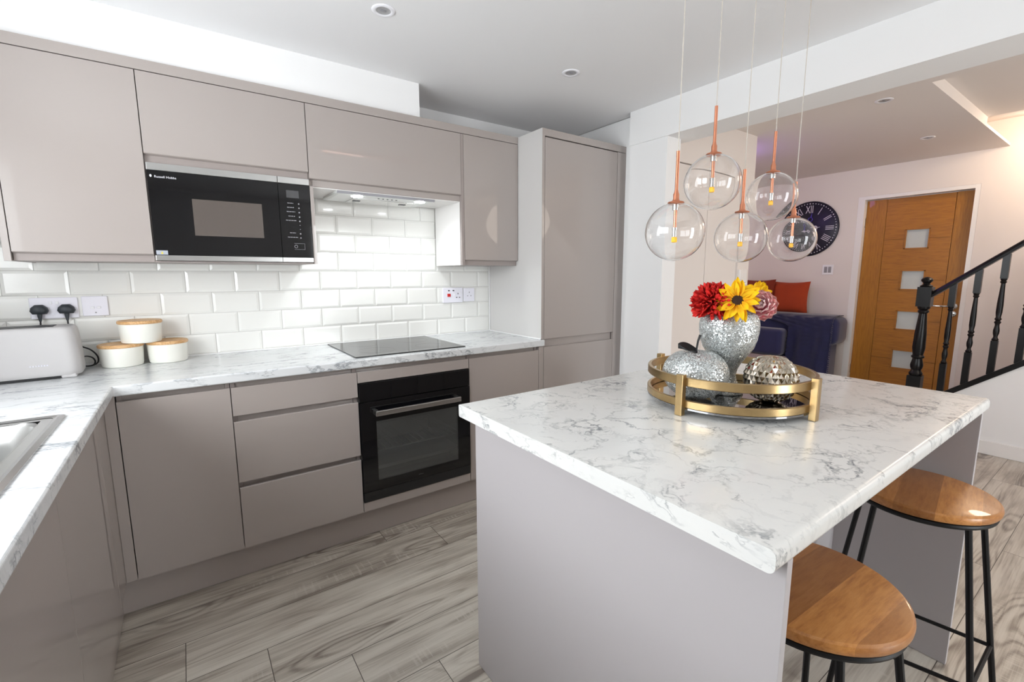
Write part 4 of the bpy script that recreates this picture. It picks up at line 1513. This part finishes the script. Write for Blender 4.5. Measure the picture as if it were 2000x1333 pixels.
def peony(name, label, c, nrm, rad, m, n1=5, ruffle=.002):
    t_ = thing(name, label, 'flower', c)
    F = frame((0, 0, 0), nrm)
    m_ = MB()
    for ring_ in range(n1):
        f_ = (ring_ + 1) / n1
        cnt = 5 + ring_ * 2
        for k in range(cnt):
            a = 2 * PI * (k + random.uniform(-.25, .25)) / cnt + ring_
            up = 1.35 - 1.35 * f_ ** 1.1
            Mx = F @ Matrix.Rotation(a, 4, 'Z') @ Matrix.Translation((rad * .10 * f_, 0, -rad * .35 * f_)) @ Matrix.Rotation(-up, 4, 'Y')
            petal(m_, Mx, rad * (.55 + .45 * f_), rad * (.22 + .26 * f_), .35 - .2 * f_, .55, 1.6, 7, 6, .45, ruffle)
    m_.build('petals', m, t_, True, angle=80)
    return t_


def to_cam(c, up=0.0, side=(0, 0, 0)):
    v = (CAMP - Vector(c)).normalized()
    return (v + Vector((0, 0, up)) + Vector(side)).normalized()


cM = Vector((.660, -1.358, 1.210))
tm = mum('large red silk chrysanthemum at the left of the vase', cM, .068)
stem(tm, cM, (VX - .01, VY, ZB + .12))
cS = Vector((.658, -1.432, 1.224))
ts = sunflower('yellow silk sunflower with brown centre at the front of the vase', cS, to_cam(cS, .25), .068, 12, .0175)
stem(ts, cS + Vector((.006, .01, -.008)), (VX, VY - .008, ZB + .12))
cP = Vector((.826, -1.414, 1.202))
tp = peony('silk_peony', 'pale pink ruffled silk peony at the right of the vase', cP, to_cam(cP, .30), .046, M_pet_pink)
stem(tp, cP + Vector((0, 0, -.02)), (VX + .015, VY, ZB + .12))
cS2 = Vector((.938, -1.350, 1.226))
ts2 = sunflower('yellow silk sunflower half hidden behind the pink peony', cS2, to_cam(cS2, .45, (.35, -.1, 0)), .056, 12)
stem(ts2, cS2 + Vector((-.004, 0, -.006)), (VX + .012, VY + .01, ZB + .12))
cW = Vector((.838, -1.340, 1.266))
tw = peony('silk_carnation', 'small white silk bloom behind the front sunflower', cW, (0, -.2, 1), .022, M_pet_white, 4, .0015)
stem(tw, cW + Vector((0, 0, -.01)), (VX + .005, VY + .012, ZB + .12))


# ------------------------------------------------------------------ pendants
def pendant(label, x, y, zc, rodtop, cable_wob):
    t_ = thing('pendant_light', label, 'pendant light', (x, y, 2.270), 0, 'clear glass globe pendants over the island')
    g = -2.270 + zc
    r_ = .075
    pr1 = [(r_ * math.sin(PI * (k + 3.2) / 51.2), r_ * math.cos(PI * (k + 3.2) / 51.2)) for k in range(49)]
    pr1 = [p for p in pr1] + [(0.0, -r_)]
    ri = r_ - .0013
    pr2 = [(ri * math.sin(PI * (k + 3.2) / 51.2), ri * math.cos(PI * (k + 3.2) / 51.2)) for k in range(49)] + [(0.0, -ri)]
    prof = pr1 + pr2[::-1]
    prof = pr1[::-1] + pr2
    m2 = MB()
    m2.lathe(pr1[::-1] + pr2 + [], 64, Matrix.Translation((0, 0, g)), cap=False)
    # close the lip between outer and inner skins is part of the same profile
    m2.build('globe', M_glass, t_, True, angle=180)
    top = g + .0735
    MB().lathe([(.0, top - .002), (.0185, top - .002), (.021, top + .0005), (.0195, top + .003), (.010, top + .0055), (.0075, top + .010), (.0075, top + .022), (.0055, top + .027), (.0042, top + .034), (.0042, rodtop - 2.270), (0, rodtop - 2.270)], 28, cap=False).build('cap_rod', M_copper, t_, True)
    MB().lathe([(0, top - .018), (.008, top - .018), (.0085, top - .003), (0, top - .003)], 20, cap=False).build('collar', M_steel_bright, t_, True)
    MB().tube([(0, 0, top - .016), (0, 0, g + .010)], .0042, 12).build('inner_rod', M_copper, t_, True)
    mm = MB().lathe([(0, g - .012), (.0060, g - .012), (.0060, g + .004), (.0068, g + .004), (.0068, g + .011), (0, g + .011)], 16, cap=False)
    mm.build('bulb_holder', M_chrome, t_, True)
    MB().box(-.0055, .0055, -.0055, .0055, g - .027, g - .013, bev=.002).build('bulb', M_yellow, t_)
    pts = []
    z0 = rodtop - 2.270
    n = 14
    for k in range(n + 1):
        f = k / n
        w = cable_wob * math.sin(f * PI) * math.sin(f * 9 + cable_wob * 900)
        pts.append((w, w * .4, z0 + (0 - z0) * f))
    MB().tube(pts, .0014, 6).build('cable', mat_cable, t_, True)
    return t_


mat_cable = mat('clear_pendant_cable', srgb(196, 188, 178), 0.3, var=0.1, vscale=80)
PN = [(.439, 1.409, 1.612, 'lowest left of the five, in front of the white wall end'), (.599, 1.552, 1.752, 'with the highest copper rod, second from the left'),
      (.765, 1.409, 1.607, 'in the middle of the lower three'), (.933, 1.544, 1.742, 'upper right, beside the clock'), (1.096, 1.416, 1.607, 'rightmost, in front of the clock')]
for i, (x, zc, rt, d) in enumerate(PN):
    pendant('clear glass globe pendant ' + d, x, -1.37, zc, rt, (.0, .0005, .0012, .0022, .0035)[i])
tag(MB().box(.36, 1.18, -1.405, -1.335, 2.270, 2.2945, bev=.003).build('pendant_rail', M_copper), 'copper ceiling rail carrying the five pendants', 'ceiling rail')


# ------------------------------------------------------------------ downlights
def downlight(label, x, y, z=H):
    t_ = thing('downlight', label, 'downlight', (x, y, z), 0, 'recessed ceiling downlights')
    MB().lathe([(.026, -.0015), (.030, -.004), (.040, -.0045), (.044, -.002), (.0445, -.0003)], 36, cap=False).build('trim_ring', M_white_plastic, t_, True)
    MB().lathe([(.0275, -.0025), (.024, -.0012), (.016, -.0008), (0, -.0006)], 28, cap=False).build('lamp', M_frostlamp, t_, True)
    MB().box(-.012, .010, -.004, .006, -.0035, -.001, bev=.001).build('lamp_clip', M_grey_print, t_)


M_frostlamp = mat('unlit_lamp_glass', srgb(176, 176, 178), 0.3, var=0.2, vscale=50)
downlight('recessed downlight in the kitchen ceiling above the drawers', .084, -.293)
downlight('recessed downlight in the kitchen ceiling before the tall cabinet', 1.042, -.295)
downlight('recessed downlight in the hall ceiling nearest the beam', 2.787, -1.065)
downlight('recessed downlight in the hall ceiling over the oak door', 3.97, -.99)

# ------------------------------------------------------------------ balustrade
t = thing('stair_balustrade', 'black painted turned stair balustrade rising beside the stairs', 'balustrade', (4.04, -1.08, 0))
BX = 4.04


def turned(x, y, segs, m2):
    """segs: list of (kind, z0, z1, half width)"""
    for s_ in segs:
        if s_[0] == 'sq':
            m2.box(x - s_[3], x + s_[3], y - s_[3], y + s_[3], s_[1], s_[2])
        else:
            m2.lathe(s_[1], 24, Matrix.Translation((x, y, 0)))
    return m2


ny = -1.072
nw = MB()
w = .043
turned(BX, ny, [('sq', 0.0, .50, w), ('sq', 1.045, 1.195, w)], nw)
nprof = [(.036, .498), (.042, .51), (.043, .52), (.034, .535), (.030, .545), (.038, .565), (.040, .585), (.034, .615), (.030, .635), (.040, .645), (.041, .655), (.032, .665), (.034, .68),
         (.040, .72), (.036, .84), (.026, .97), (.024, .99), (.034, 1.0), (.035, 1.01), (.028, 1.02), (.038, 1.03), (.040, 1.046)]
nw.lathe(nprof, 28, Matrix.Translation((BX, ny, 0)))
nw.lathe([(.036, 1.194), (.040, 1.202), (.030, 1.210), (.020, 1.217), (.022, 1.226), (.034, 1.238), (.036, 1.250), (.028, 1.262), (.012, 1.270), (0, 1.272)], 28, Matrix.Translation((BX, ny, 0)), cap=False)
put(nw, 'newel_post', M_black_paint, t, smooth=True)
hr = lambda y: 1.122 + .835 * (-1.121 - y)
hp = [(-.028, 0), (.028, 0), (.030, .020), (.022, .038), (.010, .046), (-.010, .046), (-.022, .038), (-.030, .020)]
n = len(hp)
vs = []
yE = -2.55
for y in (ny - .03, yE):
    for a, b in hp:
        vs.append((BX + a, y, hr(y) + b))
fs = [tuple(range(n)), tuple(range(n, 2 * n))[::-1]] + [(i, (i + 1) % n, n + (i + 1) % n, n + i) for i in range(n)]
put(MB().add(vs, fs), 'handrail', M_black_paint, t)
vs = []
for y in (-1.115, yE):
    for a, b in ((-.034, -.045), (.034, -.045), (.034, 0), (-.034, 0)):
        vs.append((BX + a, y, sz(y) + b))
fs = [(0, 1, 2, 3), (7, 6, 5, 4)] + [(i, (i + 1) % 4, 4 + (i + 1) % 4, 4 + i) for i in range(4)]
put(MB().add(vs, fs), 'base_rail', M_black_paint, t)
yb = -1.227
while yb > yE + .05:
    z0, z1 = sz(yb) - .01, hr(yb) + .01
    L = z1 - z0
    a, b = z0 + .31 * L - .02, z1 - .20 * L
    bal = MB()
    turned(BX, yb, [('sq', z0, a, .0185), ('sq', b, z1, .0185)], bal)
    m1 = b - a
    q = lambda f: a + f * m1
    bal.lathe([(.014, q(0) - .002), (.019, q(.02)), (.012, q(.05)), (.011, q(.07)), (.016, q(.12)), (.017, q(.17)), (.012, q(.24)), (.012, q(.27)), (.019, q(.30)), (.012, q(.325)), (.019, q(.35)), (.013, q(.38)),
               (.017, q(.46)), (.017, q(.60)), (.012, q(.88)), (.011, q(.92)), (.018, q(.945)), (.013, q(.965)), (.018, q(.985)), (.016, q(1.0) + .002)], 18, Matrix.Translation((BX, yb, 0)))
    put(bal, 'baluster', M_black_paint, t, smooth=True)
    yb -= .1265

# ------------------------------------------------------------------ clock
t = thing('wall_clock', 'large round dark blue wall clock with silver roman numerals', 'clock', (4.7995, .105, 1.762), R(-90))
M_clock = mat('dark_blue_clock_face', srgb(16, 14, 40), 0.35, var=0.3, vscale=14)
M_numeral = mat('silver_numeral', srgb(216, 212, 226), 0.4, 0.1, var=0.1)
M_hand = mat('violet_metal_hand', srgb(90, 74, 190), 0.35, 0.5, var=0.2)
RX = Matrix.Rotation(R(90), 4, 'X')
MB().lathe([(0, 0), (.278, 0), (.282, .006), (.280, .014), (.272, .018), (0, .018)], 80, RX, cap=False).build('face', M_clock, t, True)
nm = ['XII', 'I', 'II', 'III', 'IIII', 'V', 'VI', 'VII', 'VIII', 'IX', 'X', 'XI']
for i, s_ in enumerate(nm):
    a = -2 * PI * i / 12
    Mx = RX @ Matrix.Translation((0, 0, .0188)) @ Matrix.Rotation(a, 4, 'Z') @ Matrix.Translation((0, .195, 0)) @ Matrix.Diagonal((.72, 1.25, 1, 1))
    obj_from_mesh('numeral', text_mesh('numeral', s_, .088, M_numeral, None, Mx, .0006), t)
m_ = MB()
for k in range(60):
    a = 2 * PI * k / 60
    m_.lathe([(0, .0005), (.0052 if k % 5 else .0066, .0005), (.004, .002), (0, .002)], 10, RX @ Matrix.Translation((.257 * math.cos(a), .257 * math.sin(a), .018)))
m_.build('minute_dots', M_numeral, t)


def ringm(cx_, cz_, r_, th):
    return [(cx_ + r_ * math.cos(2 * PI * k / 24), -.024, cz_ + r_ * math.sin(2 * PI * k / 24)) for k in range(24)]


m_ = MB()
m_.tube([(0, -.024, 0), (.01, -.024, .07)], .006, 8).tube(ringm(.016, .095, .020, 0), .004, 8, closed=True).tube([(.02, -.024, .115), (.028, -.024, .165)], [.007, .001], 8)
m_.build('minute_hand', M_hand, t, True)
m_ = MB()
m_.tube([(-.03, -.027, -.004), (.045, -.027, .004)], .006, 8).tube(ringm(.066, .006, .019, 0), .005, 8, closed=True).tube(ringm(.066, .006, .010, 0), .003, 8, closed=True).tube([(.085, -.027, .008), (.115, -.027, .011)], [.006, .001], 8)
m_.lathe([(0, .016), (.016, .016), (.014, .030), (0, .031)], 20, RX, cap=False)
m_.build('hour_hand', M_numeral, t, True)


# ------------------------------------------------------------------ sofa
def soft_box(x0, x1, y0, y1, z0, z1, r):
    return MB().box(x0, x1, y0, y1, z0, z1, bev=r, seg=5)


t = thing('sofa', 'navy velvet sofa against the far wall beyond the hall', 'sofa', (4.3, .7, 0))
put(soft_box(4.46, 4.76, -.36, 1.9, .60, .878, .07), 'back_rest', M_navy, t, smooth=True, angle=60)
put(soft_box(4.44, 4.74, -.28, 1.85, .08, .66, .03), 'back_frame', M_navy, t, smooth=True, angle=60)
put(soft_box(4.30, 4.475, .075, .80, .455, .735, .045), 'back_cushion', M_navy, t, smooth=True, angle=60)
put(soft_box(4.30, 4.475, .815, 1.55, .455, .735, .045), 'back_cushion', M_navy, t, smooth=True, angle=60)
put(soft_box(3.85, 4.45, .02, 1.75, .27, .452, .04), 'seat_cushion', M_sofa_pale, t, smooth=True, angle=60)
put(soft_box(3.88, 4.45, .0, 1.75, .07, .275, .02), 'base', M_navy, t, smooth=True, angle=60)
for y in (.1, 1.6):
    put(MB().box(3.95, 3.99, y, y + .04, 0, .075), 'foot', M_black_paint, t)
# throw
m_ = MB()
ny_, nz_ = 60, 46
vs = []
path = [(4.68, .880), (4.60, .884), (4.52, .880), (4.468, .862), (4.446, .82), (4.440, .76), (4.430, .66), (4.420, .5), (4.40, .3), (4.395, .16)]


def pathpt(f):
    L = [0]
    for a, b in zip(path, path[1:]):
        L.append(L[-1] + math.hypot(b[0] - a[0], b[1] - a[1]))
    d = f * L[-1]
    for i in range(len(path) - 1):
        if d <= L[i + 1] + 1e-9:
            k = (d - L[i]) / (L[i + 1] - L[i])
            return path[i][0] + (path[i + 1][0] - path[i][0]) * k, path[i][1] + (path[i + 1][1] - path[i][1]) * k
    return path[-1]


for i in range(nz_ + 1):
    f = i / nz_
    x_, z_ = pathpt(f)
    yl = -.330
    yr = .40 if f < .22 else max(.40 - (f - .22) * 3.0, .055)
    for j in range(ny_ + 1):
        u = j / ny_
        y_ = yl + (yr - yl) * u
        rib = .012 * math.sin((z_ * 1.0 + y_ * .25) * 150) if f > .2 else .003 * math.sin(x_ * 120)
        fold = .010 * math.sin(y_ * 38 + z_ * 3)
        if f > .2:
            vs.append((x_ - .030 + rib + fold * min((f - .2) * 3, 1), y_, z_))
        else:
            vs.append((x_ - .02 * f * 5, y_, z_ + .008 + abs(rib)))
N = ny_ + 1
fs = [(i * N + j, i * N + j + 1, (i + 1) * N + j + 1, (i + 1) * N + j) for i in range(nz_) for j in range(ny_)]
M_throw = mat('navy_ribbed_plush', srgb(16, 20, 74), 0.75, var=0.5, vscale=14, bump=0.5, bscale=90, Sheen_Weight=0.4)
th_ = m_.add(vs, fs).build('throw_blanket', M_throw, None, True, angle=180)
so = th_.modifiers.new('thickness', 'SOLIDIFY')
so.thickness = .008
so.offset = -1
tag(th_, 'navy ribbed plush throw draped over the sofa back', 'throw')
m_ = MB()
for k in range(34):
    z_ = .80 - k * .019
    x_ = 4.41 - .04 * (k / 34)
    m_.lathe([(0, -.008), (.006, -.005), (.008, 0), (.006, .005), (0, .008)], 8, Matrix.Translation((x_, -.338, z_)), cap=False)
m_.build('pompom_edge', M_throw, th_, True)


def cushion(name, label, c, w, h, d, m, rz, tilt):
    t_ = MB()
    n = 14
    vs = []
    for side in (1, -1):
        for i in range(n + 1):
            for j in range(n + 1):
                u, v = i / n * 2 - 1, j / n * 2 - 1
                p = (1 - u ** 4) * (1 - v ** 4)
                pin = 1 + .05 * (u * u * v * v) - .04 * ((u * u) * (1 - v * v) + (v * v) * (1 - u * u))
                vs.append((u * w / 2 * pin, side * d / 2 * p ** .55, v * h / 2 * pin))
    N = n + 1
    fs = []
    for s_ in range(2):
        o_ = s_ * N * N
        for i in range(n):
            for j in range(n):
                fs.append((o_ + i * N + j, o_ + i * N + j + 1, o_ + (i + 1) * N + j + 1, o_ + (i + 1) * N + j))
    t_.add(vs, fs)
    o = t_.build(name, m, None, True, angle=120)
    o.location = c
    o.rotation_euler = (tilt, 0, rz)
    tag(o, label, 'cushion', 'orange velvet cushions on the sofa back')
    return o


cushion('cushion', 'bright burnt orange velvet cushion nearer the clock wall corner', (4.67, .185, 1.045), .35, .33, .13, M_orange, R(-82), R(-6))
cushion('cushion', 'darker rust velvet cushion left of the orange one', (4.60, .50, 1.055), .36, .35, .13, M_orange2, R(-88), R(-5))
